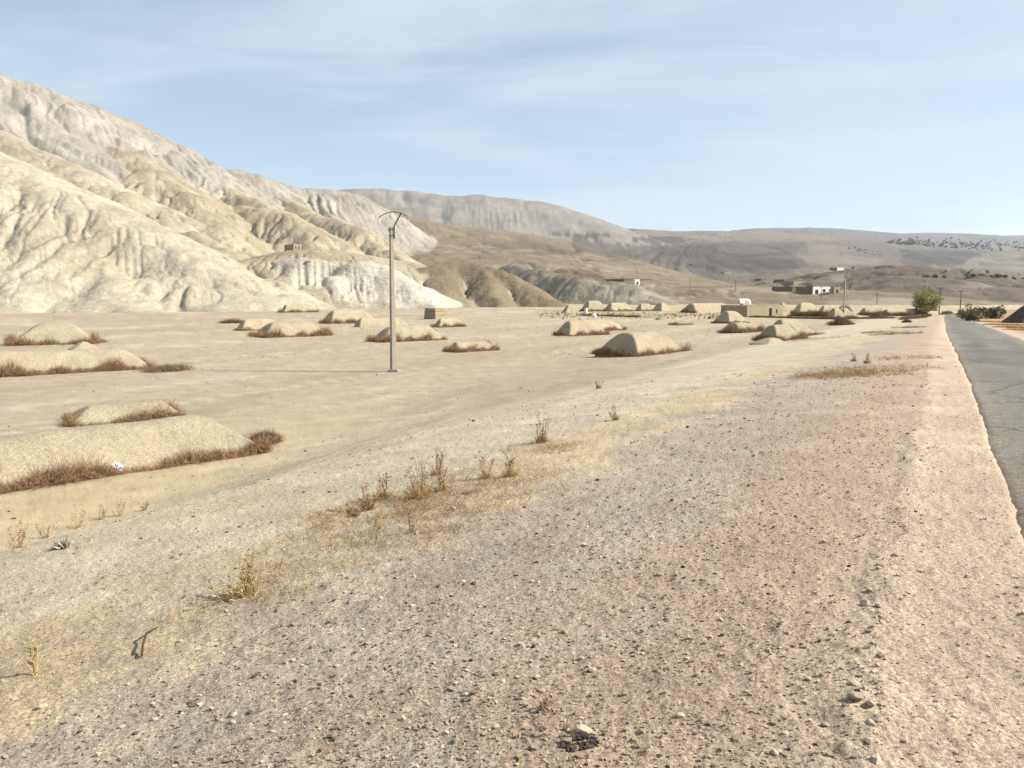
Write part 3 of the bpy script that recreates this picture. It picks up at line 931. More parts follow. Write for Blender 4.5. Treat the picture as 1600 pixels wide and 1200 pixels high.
def stack(fc, xr, left, top, label, rz=None, eL=None, eR=None, brush=0, bh=.45, sides='flr', steep=1.4, nx=44, ny=26, cat='straw stack', group='mud-covered straw stacks', cover=None, name='straw_stack', rough=1.0):
    """a stack from its front bottom corner (photo pixel), the photo column of its right end, its width (metres, or the
    column of its left end), and its height (metres, or the photo row of its ridge)"""
    a = gp(*fc)
    rz = math.radians(rz if rz is not None else (40 if fc[0] < 1100 else 33))
    c_, s_ = math.cos(rz), math.sin(rz)
    u = (xr - 800) / FPX
    L = (u * a[1] - a[0]) / (c_ - u * s_)
    if left[0] == 'm': W = left[1]
    else:
        u = (left[1] - 800) / FPX
        W = (u * a[1] - a[0]) / (-s_ - u * c_)
    L = float(np.clip(L, 2.5, 34)); W = float(np.clip(W, 2.0, 11))
    c = a[:2] + np.array([c_, s_]) * L / 2 + np.array([-s_, c_]) * W / 2
    zg = float(ground_z(c[0], c[1], False))
    H = top if top < 10 else max(.5, CAM_H - (top - HORIZON) / FPX * c[1] - zg)
    stack.k += 1
    t = thing(name, (c[0], c[1], zg), rz, label, cat, group)
    V, F = loaf(L, W, H, eL or H * .62, eR or min(.34 * L, H * .95), nx, ny, stack.k * 7, steep)
    body = link('mud_cover', new_mesh('mud_cover', V, F, True), cover or M['mud'], t)
    if brush:
        d = float(np.hypot(*c))
        V, F, C = skirt(L, W, bh * (1.0 if d < 35 else 1.55), int(brush * (1 if d < 35 else 1.7)), stack.k, sides, 1.0 if d < 35 else .55, rad=max(.0045, d * .00016), bend=.1 if d < 35 else 0)
        V[:, :2] *= .96
        sk = link('thorn_skirt', new_mesh('thorn_skirt', V, F, False, C), M['brush'], t)
        sk['kind'] = 'stuff'
    t['_size'] = (L, W, H)
    return t


stack.k = 0
S = stack
S((-170, 800), 418, ('m', 3.8), 1.15, 'long low straw stack nearest the camera at the left edge, brown brush along its foot', rz=47, eL=1.2, eR=1.5, brush=16000, bh=.52, nx=120, ny=40, sides='ffr')
S((108, 667), 280, ('m', 2.4), .62, 'low straw heap almost buried in ginger brush, just behind the nearest long stack', rz=33, eL=.8, eR=.6, brush=6500, bh=.48, sides='flrb', nx=60, ny=30)
S((-60, 592), 238, ('m', 4.4), 1.42, 'long pale flat-topped stack with dark brush strip at the left edge, second row from camera', rz=36, eL=1.3, eR=1.6, brush=5500, bh=.48, sides='ffr', nx=80, ny=30)
S((112, 548), 158, ('x', 104), 531, 'small bare pyramid heap behind the pale flat-topped stack at left', eL=1.3, eR=1.4)
S((14, 541), 150, ('m', 6.0), 503, 'broad stack with sloped ends at the far left below the yellow hill', rz=30, eL=2.6, brush=3200, bh=.65)
S((378, 517), 445, ('x', 367), 497.5, 'stack with dark left end half hidden behind its neighbour, left of the lamp post', brush=900, bh=.55, sides='fl')
S((416, 528), 520, ('x', 390), 502, 'brush-skirted stack in front of two others, left of the lamp post', eL=2.0, brush=3000, bh=.65)
S((444, 488.5), 500, ('x', 436), 475.5, 'low far stack with brown brush right at the foot of the white hill', brush=900, bh=.9, sides='fl')
S((516, 506), 594, ('x', 501), 484, 'wide stack below the white hill with dark brush under its left end', brush=1400, bh=.7, sides='fl')
S((562, 511.5), 640, ('x', 551), 496, 'bare stack with no brush, its small dark end just left of the lamp post')
S((598, 535.5), 697, ('x', 574), 507.5, 'brush-skirted stack directly behind the concrete lamp post', eL=1.9, brush=3000, bh=.62)
S((686, 512), 730, ('x', 677), 497.5, 'small stack with dark left end right of the mud block', brush=900, bh=.5, sides='fl')
S((715, 551), 778, ('x', 698), 533, 'low rounded heap wrapped in brown brush, alone right of the lamp post', brush=2600, bh=.55, sides='flrb')
S((890, 525.5), 951, ('x', 864), 499, 'steep stack with shaded left end in mid valley, reddish brush along its front', brush=2000, bh=.55)
S((920, 518), 978, ('m', 5.0), 498.5, 'stack behind the steep mid-valley stack, with only its right half in view', brush=1200, bh=.5, sides='fr')
S((1003, 557), 1077, ('x', 926), 517.5, 'large clean-lined hipped stack in mid valley with a big dark end and rust brush', eL=1.1, eR=1.1, brush=5200, bh=.55, nx=70, ny=40)
S((1060, 508.5), 1082, ('x', 1049), 502.5, 'tiny low brush-covered heap between the large hipped stack and the farm', brush=700, bh=.5, sides='flrb')
S((884, 489), 904, ('x', 876), 475, 'pale collapsed heap at the left end of the far row of stacks', eL=2.0)
S((918, 487), 951, ('x', 905), 469.5, 'tallest of the far row of stacks below the grey hill', brush=700, bh=.7, sides='fl')
S((955, 487), 990, ('x', 941), 472.5, 'second far stack below the grey hill, beside the tallest', brush=500, bh=.7, sides='fl')
S((1001, 486), 1024, ('x', 990), 474, 'third far stack below the grey hill, short one', brush=300, bh=.6, sides='fl')
S((1034, 486.5), 1051, ('x', 1016), 472.5, 'fourth far stack below the grey hill with a broad shaded end')
S((1087, 489), 1148, ('x', 1060), 473, 'long far stack left of the farm building, with a broad dark end', brush=600, bh=.8, sides='l')
S((1140, 506), 1171, ('x', 1110), 485, 'stack with arched dark end right in front of the farm building', brush=900, bh=.4, sides='fl')
S((1155, 520.5), 1190, ('x', 1123), 503, 'stack with a thick dark brush apron left of the twin-peaked group', brush=2600, bh=.8)
S((1222, 520), 1264, ('x', 1196), 497.5, 'tall stack hidden behind the foremost of the right-hand group', brush=800, bh=.5, sides='fl')
S((1215, 533.5), 1260, ('x', 1177), 506, 'foremost steep stack of the right-hand group with a large shaded end', brush=2600, bh=.5, nx=60, ny=36)
S((1252, 526), 1287, ('m', 4.0), 508.5, 'low rounded stack at the right end of the right-hand group', brush=700, bh=.4, sides='f')
S((1200, 538.5), 1229, ('x', 1186), 527.5, 'small bare heap at the foot of the right-hand group', eL=1.2)
S((1220, 488), 1233, ('x', 1208), 472.5, 'small far stack rising behind the right end of the farm building')
S((1250, 491), 1283, ('x', 1233), 472.5, 'far vaulted stack right of the farm building', brush=600, bh=.9, sides='fl')
S((1285, 493), 1318, ('x', 1272), 476, 'far vaulted stack left of the distant lamp post', brush=700, bh=1.0, sides='fl')
S((1304, 498), 1337, ('x', 1286), 480.5, 'far vaulted stack right behind the distant lamp post', brush=700, bh=.6, sides='fl')
S((1352, 492), 1400, ('x', 1337), 480, 'far stack right of the distant lamp post with a pointed dark end', brush=700, bh=.9, sides='fl')
S((1330, 488), 1440, ('m', 8.0), 476, 'very long pale stack forming the far skyline of stacks left of the green tree', rz=22)
S((1388, 493), 1442, ('x', 1372), 482, 'far long stack just left of the green tree', brush=800, bh=.8, sides='fl')
S((1466, 486), 1500, ('m', 7.0), 477, 'pale far stack beyond the end of the road', rz=20)
tp = S((1157, 489), 1177, ('x', 1148), 467.5, 'tall far stack topped with white sheeting behind the farm building')


def sheeting(t, L, W, H):
    u = np.linspace(-.44, .36, 16); v = np.linspace(-.5, .5, 16)
    U, Vv = np.meshgrid(u, v, indexing='ij')
    X = U * L; Y = Vv * W / 2
    Z = H * np.clip(1 - np.abs(Vv) ** 1.5, 0, 1) + .12 + .08 * noise(X * 1.2, Y * 1.2, 77) - .10 * H * sstep(.25, .36, U)
    idx = np.arange(256).reshape(16, 16)
    F = np.stack([idx[:-1, :-1], idx[1:, :-1], idx[1:, 1:], idx[:-1, 1:]], -1).reshape(-1, 4)
    o = link('plastic_cover', new_mesh('plastic_cover', np.stack([X.ravel(), Y.ravel(), Z.ravel()], 1), F, True), M['plastic'], t)
    md = o.modifiers.new('thickness', 'SOLIDIFY'); md.thickness = .06
    o['label'] = 'bright white plastic sheet over the ridge'


sheeting(tp, *tp['_size'])


def brush_pile(pts, width, bh, n, label, cat='brush', group=None, name='thorn_hedge', tintk=1.0):
    """a low hedge of heaped dry thorn along a line on the ground"""
    P = np.array([gp(*q) for q in pts])
    o0 = P.mean(0)
    seg = np.linalg.norm(np.diff(P, axis=0), axis=1); L = np.concatenate([[0], np.cumsum(seg)])
    s = RNG.uniform(0, L[-1], n)
    B = np.stack([np.interp(s, L, P[:, i]) for i in range(3)], 1) - o0
    prof = bh * (.55 + .6 * fbm(s * .35, s * 0 + n, 3, 900))
    B[:, :2] += RNG.normal(0, width * .4, (n, 2))
    edge = np.minimum(s, L[-1] - s); prof = prof * np.clip(.35 + edge / (bh * 2.0 + .1), 0, 1)
    B[:, 2] += RNG.uniform(0, .8, n) * prof
    d = RNG.normal(0, 1, (n, 3)) + np.array([0, 0, .6]); d /= np.linalg.norm(d, axis=1, keepdims=True)
    T = B + d * (prof * .6 + .12)[:, None]; T[:, 2] = np.maximum(T[:, 2], -.05)
    dist = float(np.hypot(*o0[:2]))
    V, F, C = needles(B, T, max(.005, dist * .00017), np.array([1, 1, 1]) * RNG.uniform(.5, 1.35, (n, 1)) * tintk, .1 if dist < 35 else 0)
    o = link(name, new_mesh(name, V, F, False, C), M['brush'])
    o.location = tuple(o0)
    return tag(o, label, cat, group)


brush_pile([(238, 581), (262, 580), (282, 578)], 1.1, 1.05, 3500, 'dense dark brush clump at the right end of the pale flat-topped stack', name='brush_clump')
brush_pile([(400, 690), (418, 695), (432, 690)], .35, .75, 2500, 'tuft of dry brush sticking up at the right end of the nearest stack', name='brush_clump')
brush_pile([(150, 536), (158, 535)], .9, .9, 900, 'brown brush clump at the right end of the far left stack', name='brush_clump')
brush_pile([(1298, 508), (1312, 508.5), (1327, 507)], 1.1, 1.5, 2400, 'dark heap of thorn brush below the distant lamp post', name='brush_heap', tintk=.75)
brush_pile([(1170, 496), (1230, 497.5), (1300, 499), (1400, 497.5)], .6, .8, 5500, 'long low thorn hedge running right from the farm building', tintk=.8)
brush_pile([(1236, 494), (1265, 494.5), (1300, 495)], 1.2, 1.9, 3200, 'taller scrubby thorn hedge right of the farm building below the vaulted stacks', tintk=.8)
brush_pile([(1345, 492.5), (1390, 494), (1432, 494)], .9, 1.3, 3500, 'thorn hedge left of the green tree', tintk=.8)
brush_pile([(1408, 500), (1440, 497), (1452, 494)], .8, .9, 2600, 'dark brush strip in front of the green tree beside the road', tintk=.75)
brush_pile([(1412, 504), (1421, 504)], .35, .8, 1600, 'small round dark bush on the flat below the road', name='brush_clump', tintk=.7)
brush_pile([(346, 505), (362, 505), (384, 505)], 1.2, 1.1, 1500, 'dark rubble and brush heap left of the stacks at the white hill', name='brush_heap', tintk=.8)
brush_pile([(905, 493), (950, 494.5), (1000, 496)], 1.0, .8, 2600, 'dark dead brush strip on the rubble ground in mid valley', tintk=.75)
brush_pile([(1360, 495.5), (1372, 496), (1383, 495)], .9, 1.5, 1200, 'small tent-shaped brush pile far left of the green tree', name='brush_heap', tintk=.8)
brush_pile([(1472, 492), (1485, 490)], .9, 1.2, 900, 'dark bush at the far end of the road', name='brush_clump', tintk=.8)


# rubble strip across the valley floor
def rubble():
    n = 2200
    px = RNG.uniform(840, 1130, n); py = 491.5 + RNG.normal(0, 3.2, n) + 1.5 * noise(px * .03, px * 0, 4) + (px - 985) * .006
    d = 4.95 * FPX / np.maximum(py - HORIZON, 18)
    x = (px - 800) / FPX * d; y = d
    z = ground_z(x, y, False)
    t = np.array(srgb(150, 136, 116)) * RNG.uniform(.55, 1.25, (n, 1))
    tag(scatter_rocks(x, y, z, RNG.lognormal(math.log(.10), .55, n), t, 'rubble'), 'strip of broken rubble across the valley floor', 'rubble', kind='stuff')


rubble()


def valley_litter():
    n = 3200
    d = 14 * (150 / 14) ** RNG.uniform(0, 1, n); a = np.radians(RNG.uniform(-36, 27, n))
    x, y = d * np.sin(a), d * np.cos(a); p, s_ = road_frame(x, y)
    k = (p > 12.5 + .15 * np.clip(s_, 0, 14)) & (fbm(x * .07, y * .07, 3, 960) > RNG.uniform(-.45, .35, n))
    x, y, d = x[k], y[k], d[k]; n = len(x)
    t = np.array(srgb(150, 134, 110)) * RNG.uniform(.45, 1.25, (n, 1))
    tag(scatter_rocks(x, y, ground_z(x, y), RNG.lognormal(math.log(.016), .5, n) * (.6 + d * .016), t, 'valley_stones'), 'scattered clods and small stones over the valley floor', 'stones', kind='stuff')
    # cropped dry stubble in drifts
    n = 9000
    d = 16 * (130 / 16) ** RNG.uniform(0, 1, n); a = np.radians(RNG.uniform(-36, 27, n))
    x, y = d * np.sin(a), d * np.cos(a); p, s_ = road_frame(x, y)
    k = (p > 13 + .15 * np.clip(s_, 0, 14)) & (fbm(p * .2, s_ * .05, 4, 965) > .12 + RNG.uniform(-.1, .25, n))
    x, y, d = x[k], y[k], d[k]; n = len(x)
    B = np.stack([x, y, ground_z(x, y) - .01], 1)
    T = B + np.stack([RNG.normal(0, .5, n), RNG.normal(0, .5, n), RNG.uniform(.2, 1, n)], 1) * (.05 + d * .0013)[:, None]
    V, F, C = needles(B, T, np.maximum(.003, d * .0003), np.array([.82, .74, .62]) * RNG.uniform(.5, 1.1, (n, 1)))
    tag(link('stubble', new_mesh('stubble', V, F, False, C), M['straw']), 'thin drifts of cropped dry stubble on the valley floor', 'stubble', kind='stuff')


valley_litter()
print('rubble()', round(time.time() - T0, 1))

# ------------------------------------------------------------------ mud block
def block():
    a, L, D, rz = (gp(680, 499), 4.2, 3.4, math.radians(52))
    t = thing('mud_block', a, rz, 'square brown mud-brick block with a shaded left face below the white hill', 'mud block')
    nx = 10
    mb = MB()
    for k, (w, z0, z1) in enumerate(((0, -.2, .8), (.06, .803, 1.6), (.12, 1.603, 2.35))):
        mb.box(w, L - w, w, D - w, z0, z1, c=(1 - .05 * k,) * 3, jit=.05)
    o = mb.build('brick_mass', M['adobe'], t)
    bv = o.modifiers.new('worn', 'BEVEL'); bv.width = .22; bv.segments = 2


block()

# ------------------------------------------------------------------ buildings
def wall_run(mb, x0, x1, y, th, z0, z1, openings=(), axis='x', c=None):
    """wall along x (or y) with real openings given as (a, b, lo, hi)"""
    def put(a, b, lo, hi):
        if b - a < .01 or hi - lo < .01: return
        if axis == 'x': mb.box(a, b, y, y + th, lo, hi, c)
        else: mb.box(y, y + th, a, b, lo, hi, c)
    cur = x0
    for a, b, lo, hi in sorted(openings):
        put(cur, a, z0, z1); put(a, b, z0, lo); put(a, b, hi, z1); cur = b
    put(cur, x1, z0, z1)


def house(base, L, D, H, rz, label, wall, front=(), side=(), name='farm_building', cat='building', group=None, door=True, front_mat=None, roof=True, parapet=.25):
    t = thing(name, base, rz, label, cat, group)
    th = .35
    mb = MB(); wall_run(mb, 0, L, 0, th, -1.2, H, [(a, b, lo, hi) for a, b, lo, hi, _ in front]); mb.build('front_wall', front_mat or wall, t)
    mb = MB(); wall_run(mb, th, D, 0, th, -1.2, H - .003, side, 'y'); mb.build('side_wall', wall, t)
    mb = MB(); wall_run(mb, th, D, L - th, th, -1.2, H - .004, (), 'y'); mb.build('side_wall', wall, t)
    mb = MB(); wall_run(mb, th, L - th, D - th, th, -1.2, H - .006); mb.build('back_wall', wall, t)
    if roof:
        mb = MB(); mb.box(th, L - th, th, D - th, H - parapet - .2, H - parapet); mb.build('roof', wall, t)
    for a, b, lo, hi, kind in front:
        mb = MB(); mb.box(a + .002, b - .002, .16, .22, lo + .002, hi - .002)
        o = mb.build(kind, M['dark'], t)
        if kind == 'door':
            mb = MB(); mb.box(b - .25, b - .15, .10, .158, (lo + hi) / 2, (lo + hi) / 2 + .12); mb.build('handle', M['steel'], o)
        else:
            mb = MB(); mb.box((a + b) / 2 - .03, (a + b) / 2 + .03, .12, .158, lo, hi); mb.build('window_bar', M['steel'], o)
    return t


a = gp(1167, 495.5); rz = math.radians(30)
u1, u2 = (1222 - 800) / FPX, (1125 - 800) / FPX
L = (u1 * a[1] - a[0]) / (math.cos(rz) - u1 * math.sin(rz)); D = (u2 * a[1] - a[0]) / (-math.sin(rz) - u2 * math.cos(rz))
house(a, L, D, 2.7, rz, 'long low farm building with flat roof, dark door and shaded left wall among the stacks', M['adobe'],
      front=[(L * .60, L * .68, 0, 2.0, 'door'), (L * .79, L * .83, .8, 1.7, 'window')])


def hut(px_fc, px_fr, px_fl, H, label, wall, lo=215, front=(), name='hillside_house', cat='house', dmin=3.0, lmin=2.0, fm=None, roof=True, group=None, rz=None, Lf=None, Df=None):
    a = hp(*px_fc, lo=lo)
    d = a[1]
    r = math.radians(24) if rz is None else rz
    c_, s_ = math.cos(r), math.sin(r)
    u1, u2 = (px_fr[0] - 800) / FPX, (px_fl[0] - 800) / FPX
    L = Lf or max(lmin, (u1 * a[1] - a[0]) / (c_ - u1 * s_))
    D = Df or max(dmin, (u2 * a[1] - a[0]) / (-s_ - u2 * c_))
    return house((a[0], a[1], a[2] - .1), L, D, H, r, label, wall, [(x0 * L, x1 * L, z0 * H, z1 * H, k) for x0, x1, z0, z1, k in front], name=name, cat=cat, front_mat=fm, roof=roof, group=group)


hut((459, 391), (475, 392), (449, 391), 3.2, 'roofless ruined house with two openings, alone on the spur above the white hill', M['adobe'],
    front=[(.22, .36, .2, .75, 'window'), (.62, .76, 0, .72, 'door')], roof=False, name='ruined_house', rz=math.radians(48))
hut((478, 413.5), (482, 413.5), (470, 413), 1.5, 'small dark hut just below the ruined house', M['adobe_dark'], name='hut', cat='hut', Lf=2.2)
hut((975, 440), (1017, 441), (938, 434), 2.6, 'long walled farmstead on the slope above the grey hill', M['adobe_dark'], lo=480, name='walled_farmstead', cat='building')
hut((992, 444), (998, 444), (989, 443), 3.0, 'tiny white gatehouse below the long walled farmstead', M['white'], lo=460, name='gatehouse', cat='hut', front=[(.3, .7, 0, .5, 'door')])
hut((1132, 428), (1140, 428), (1121, 426), 3.0, 'small pale house high on the slope left of the white-fronted compound', M['adobe'], lo=480)
hut((1189, 439), (1193, 438), (1176, 438), 3.4, 'small brown house uphill of the white-fronted compound', M['adobe_dark'], lo=460)
hut((1270, 460), (1300, 458), (1240, 456), 5.0, 'white-fronted house at the corner of the hillside compound', M['adobe_dark'], lo=440, fm=M['white'], name='compound_house',
    front=[(.10, .25, .0, .62, 'door'), (.45, .58, .3, .7, 'window'), (.75, .86, .3, .7, 'window')])
hut((1238, 456), (1250, 452), (1203, 451), 3.6, 'dark-walled yard left of the white-fronted house', M['adobe_dark'], lo=440, name='yard_building', cat='building')
hut((1303, 459), (1309, 458), (1297, 459), 4.6, 'small tan shed touching the right end of the white-fronted house', M['adobe'], lo=440, name='shed', cat='shed', front=[(.35, .7, 0, .6, 'door')])
hut((1240, 446), (1255, 444), (1212, 441), 3.4, 'pale flat-roofed house behind the dark-walled yard', M['adobe'], lo=470)
hut((1225, 441), (1232, 440), (1205, 437), 2.4, 'low brown outbuilding behind the pale flat-roofed house', M['adobe_dark'], lo=500, name='outbuilding', cat='building')
hut((1308, 423), (1313, 423), (1291, 421), 5.0, 'dark far house with a white gable on the slope above the distant lamp post', M['adobe_dark'], lo=700, fm=M['white'])
hut((1460, 422), (1466, 422), (1454, 421), 5.0, 'leftmost tan house of the far village on the right', M['adobe'], lo=900)
hut((1474, 425), (1482, 425), (1469, 424), 5.0, 'low pale house in the middle of the far village', M['adobe'], lo=900)
hut((1495, 429), (1508, 429), (1490, 428), 4.2, 'widest white-fronted house of the far village', M['adobe'], fm=M['white'], lo=900)


# ------------------------------------------------------------------ lamp posts and line poles
def lamp_post(loc, rz, label):
    t = thing('lamp_post', loc, rz, label, 'lamp post', 'concrete lamp posts')
    mb = MB(); mb.box(-.34, .34, -.30, .30, -.3, .16); o = mb.build('plinth', M['concrete'], t)
    bv = o.modifiers.new('worn', 'BEVEL'); bv.width = .05; bv.segments = 2
    mb = MB()
    H = 9.35
    V = []
    q = math.radians(38)                                 # the shaft stands corner-on: one shaded and one sunlit face show
    for z, w, dd in ((.163, .185, .14), (1.2, .175, .135), (H * .5, .145, .115), (H, .10, .09)):
        V += [(px_ * math.cos(q) - py_ * math.sin(q), px_ * math.sin(q) + py_ * math.cos(q), z) for px_, py_ in ((-w, -dd), (w, -dd), (w, dd), (-w, dd))]
    F = []
    for i in range(3):
        for k in range(4):
            F.append((i * 4 + k, i * 4 + (k + 1) % 4, i * 4 + 4 + (k + 1) % 4, i * 4 + 4 + k))
    F += [(12, 13, 14, 15), (3, 2, 1, 0)]
    mb.add(V, F)
    o = mb.build('shaft', M['concrete'], t)
    bv = o.modifiers.new('edge', 'BEVEL'); bv.width = .03; bv.segments = 2
    mb = MB(); mb.tube([(.19, 0, H - .75), (.19, 0, H - .05), (.24, 0, H + .12), (.66, 0, H + .86)], [.045, .045, .045, .04], 8)
    arm = mb.build('arm', M['steel'], t)
    for z in (H - .6, H - .2):
        mb = MB(); mb.box(-.16, .25, -.145, -.122, z, z + .05); mb.build('clamp', M['steel'], arm)
    ang = np.linspace(0, 1, 15)
    xs = -.82 + 1.85 * ang
    zs = H + .42 + .52 * np.sin(np.pi * (ang * .80 + .06)) ** .8
    mb = MB(); mb.tube(np.stack([xs, xs * 0, zs], 1), .028, 6); bar = mb.build('arched_bar', M['steel'], t)
    for k, ln in ((0, .42), (6, .36), (14, .28)):
        mb = MB(); mb.tube([(xs[k], 0, zs[k]), (xs[k], 0, zs[k] - ln)], .012, 5); mb.build('drop_rod', M['steel'], bar)
    return t


lamp_post(gp(615, 581), 0.0, 'tall tapered concrete lamp post with arched steel bracket, standing alone in the near valley')
lamp_post(gp(1318, 497.5), 0.0, 'distant lamp post rising between the vaulted stacks on the right')


def line_pole(base, H, label, arms=1, r=.11):
    t = thing('line_pole', base, math.radians(-30), label, 'utility pole', 'wooden line poles')
    mb = MB(); mb.tube([(0, 0, -.4), (0, 0, H)], [r, r * .65], 7); mb.build('shaft', M['wood'], t)
    for k in range(arms):
        mb = MB(); mb.box(-.8, .8, -.05, .05, H - .35 - .6 * k, H - .24 - .6 * k); c = mb.build('crossarm', M['wood'], t)
        for xx in (-.7, 0.3, .7):
            mb = MB(); mb.tube([(xx, 0, H - .238 - .6 * k), (xx, 0, H - .06 - .6 * k)], .04, 6); mb.build('insulator', M['steel'], c)


line_pole(gp(1467, 491), 7.0, 'thin pole just right of the green tree at the roadside', r=.14)
line_pole(gp(1500, 487), 6.4, 'thin pole with crossarm beyond the end of the road', r=.14)
for q, lab, hh, lo in (((1078, 452), 'line pole on the slope left of the far compound', 8, 400), ((1149, 456), 'line pole on the slope above the white sheeting', 8, 400),
                       ((1138, 438), 'line pole beside the small pale house on the slope', 7, 420), ((1174, 440), 'line pole left of the small brown house', 7, 420),
                       ((1283, 470), 'line pole below the white-fronted house', 8, 330), ((995, 432), 'line pole at the long walled farmstead', 8, 480),
                       ((1370, 478), 'line pole on the slope right of the distant lamp post', 7, 330)):
    line_pole(hp(*q, lo=lo), hh, lab, r=.16)

# ------------------------------------------------------------------ trees and shrubs
def leaves(center, rad, n, size, cols, clumps=14, seed=0, lean=.6, flat=1.0):
    rg = np.random.default_rng(seed)
    cc = rg.normal(0, 1, (clumps, 3)); cc /= np.linalg.norm(cc, axis=1, keepdims=True); cc *= rg.uniform(.25, .82, (clumps, 1)) ** .6
    cr = rg.uniform(.24, .46, clumps)
    k = rg.integers(0, clumps, n)
    d = rg.normal(0, 1, (n, 3)); d /= np.linalg.norm(d, axis=1, keepdims=True)
    P = (cc[k] + d * (cr[k] * rg.uniform(.35, 1.0, n) ** .5)[:, None]) * np.asarray(rad) + np.asarray(center)
    a = rg.normal(0, 1, (n, 3)); a /= np.linalg.norm(a, axis=1, keepdims=True)
    b = np.cross(a, rg.normal(0, 1, (n, 3))); b /= np.linalg.norm(b, axis=1, keepdims=True)
    s = size * rg.uniform(.6, 1.4, (n, 1))
    V = np.stack([P - a * s, P + b * s * .45, P + a * s, P - b * s * .45], 1).reshape(-1, 3)
    F = np.arange(4 * n).reshape(n, 4)
    cols = np.asarray(cols)
    C = np.repeat(cols[rg.integers(0, len(cols), clumps)][k] * rg.uniform(.7, 1.3, (n, 1)), 4, axis=0)
    return V, F, C


def roadside_tree():
    b = gp(1447, 491.5)
    t = thing('roadside_tree', b, 0, 'bushy light green tree beside the far end of the road', 'tree')
    mb = MB()
    mb.tube([(0, 0, -.2), (.1, 0, .9), (.0, .1, 2.0), (.2, 0, 3.2)], [.26, .22, .16, .08], 8)
    for k in range(7):
        q = k * 2.4; h = 1.0 + .25 * k
        mb.tube([(.05, 0, h), (math.cos(q) * .7, math.sin(q) * .7, h + 1.0), (math.cos(q) * 1.5, math.sin(q) * 1.5, h + 2.1)], [.11, .07, .03], 6)
    mb.build('trunk', M['bark'], t)
    cols = [srgb(150, 150, 88), srgb(132, 136, 76), srgb(112, 118, 68), srgb(170, 166, 100), srgb(102, 108, 64)]
    V, F, C = leaves((0, 0, 3.7), (3.3, 3.0, 3.3), 4200, .19, cols, 26, 3); C = C * 1.15
    V2, F2, C2 = leaves((-.3, 0, 1.8), (2.7, 2.4, 1.7), 1900, .19, cols, 13, 4); C2 = C2 * 1.1
    link('crown', new_mesh('crown', np.vstack([V, V2]), np.vstack([F, F2 + len(V)]), False, np.vstack([C, C2])), M['leaf'], t)


roadside_tree()


def shrub(base, rad, n, size, cols, label, seed, group, name='shrub', cat='shrub', clumps=12):
    t = thing(name, base, 0, label, cat, group)
    V, F, C = leaves((0, 0, rad[2] * .72), rad, n, size, cols, clumps, seed)
    V[:, 2] = np.maximum(V[:, 2], .02)
    link('foliage', new_mesh('foliage', V, F, False, C), M['leaf'], t)
    mb = MB()
    for k in range(5):
        q = k * 1.3
        mb.tube([(0, 0, -.1), (math.cos(q) * rad[0] * .3, math.sin(q) * rad[1] * .3, rad[2] * .6), (math.cos(q) * rad[0] * .55, math.sin(q) * rad[1] * .55, rad[2] * 1.1)], [.05, .035, .015], 5)
    mb.build('stem', M['bark'], t)


SH = [srgb(120, 110, 82), srgb(102, 97, 72), srgb(138, 124, 94), srgb(90, 87, 64)]
for i, (px, py, w, h, lab) in enumerate(((1509, 500, 1.4, 1.5, 'leftmost dark olive shrub right of the road'), (1521, 501.5, 1.5, 1.3, 'second dark olive shrub right of the road, low front one'),
                                         (1533, 498, 1.7, 1.6, 'dark olive shrub in the middle of the roadside clump'), (1547, 498, 1.7, 1.6, 'dense dark shrub right of the middle of the roadside clump'),
                                         (1561, 498, 1.6, 1.5, 'rightmost dark shrub against the dark earth mound'))):
    shrub(gp(px, py), (w, w, h), 1500, .13, SH, lab, 40 + i, 'shrubs right of the road', clumps=16)

# dark earth mound at the right edge
S((1590, 505), 1720, ('m', 5.0), 3.0, 'dark brown earth mound at the right edge beyond the road', rz=-6, eL=3.2, cat='earth mound', group='earth mounds', cover=material('dark_earth', srgb(108, 92, 84), tint=False, var=(.7, 1.3, 1.2), bump=(.12, 3), fine=(.8, 1.2, 9)), name='earth_mound', steep=1.25)


def hill_tree_mesh(seed):
    cols = [srgb(104, 105, 94), srgb(92, 95, 86), srgb(114, 113, 100)]
    V, F, C = leaves((0, 0, 2.3), (3.2, 3.2, 2.5), 420, .5, cols, 12, seed); V[:, 2] = np.maximum(V[:, 2], -.3)
    mb = MB(); mb.tube([(0, 0, -.8), (.1, 0, 1.4), (0, .1, 3.0)], [.35, .28, .12], 6)
    return new_mesh('crown', V, F, False, C), mb


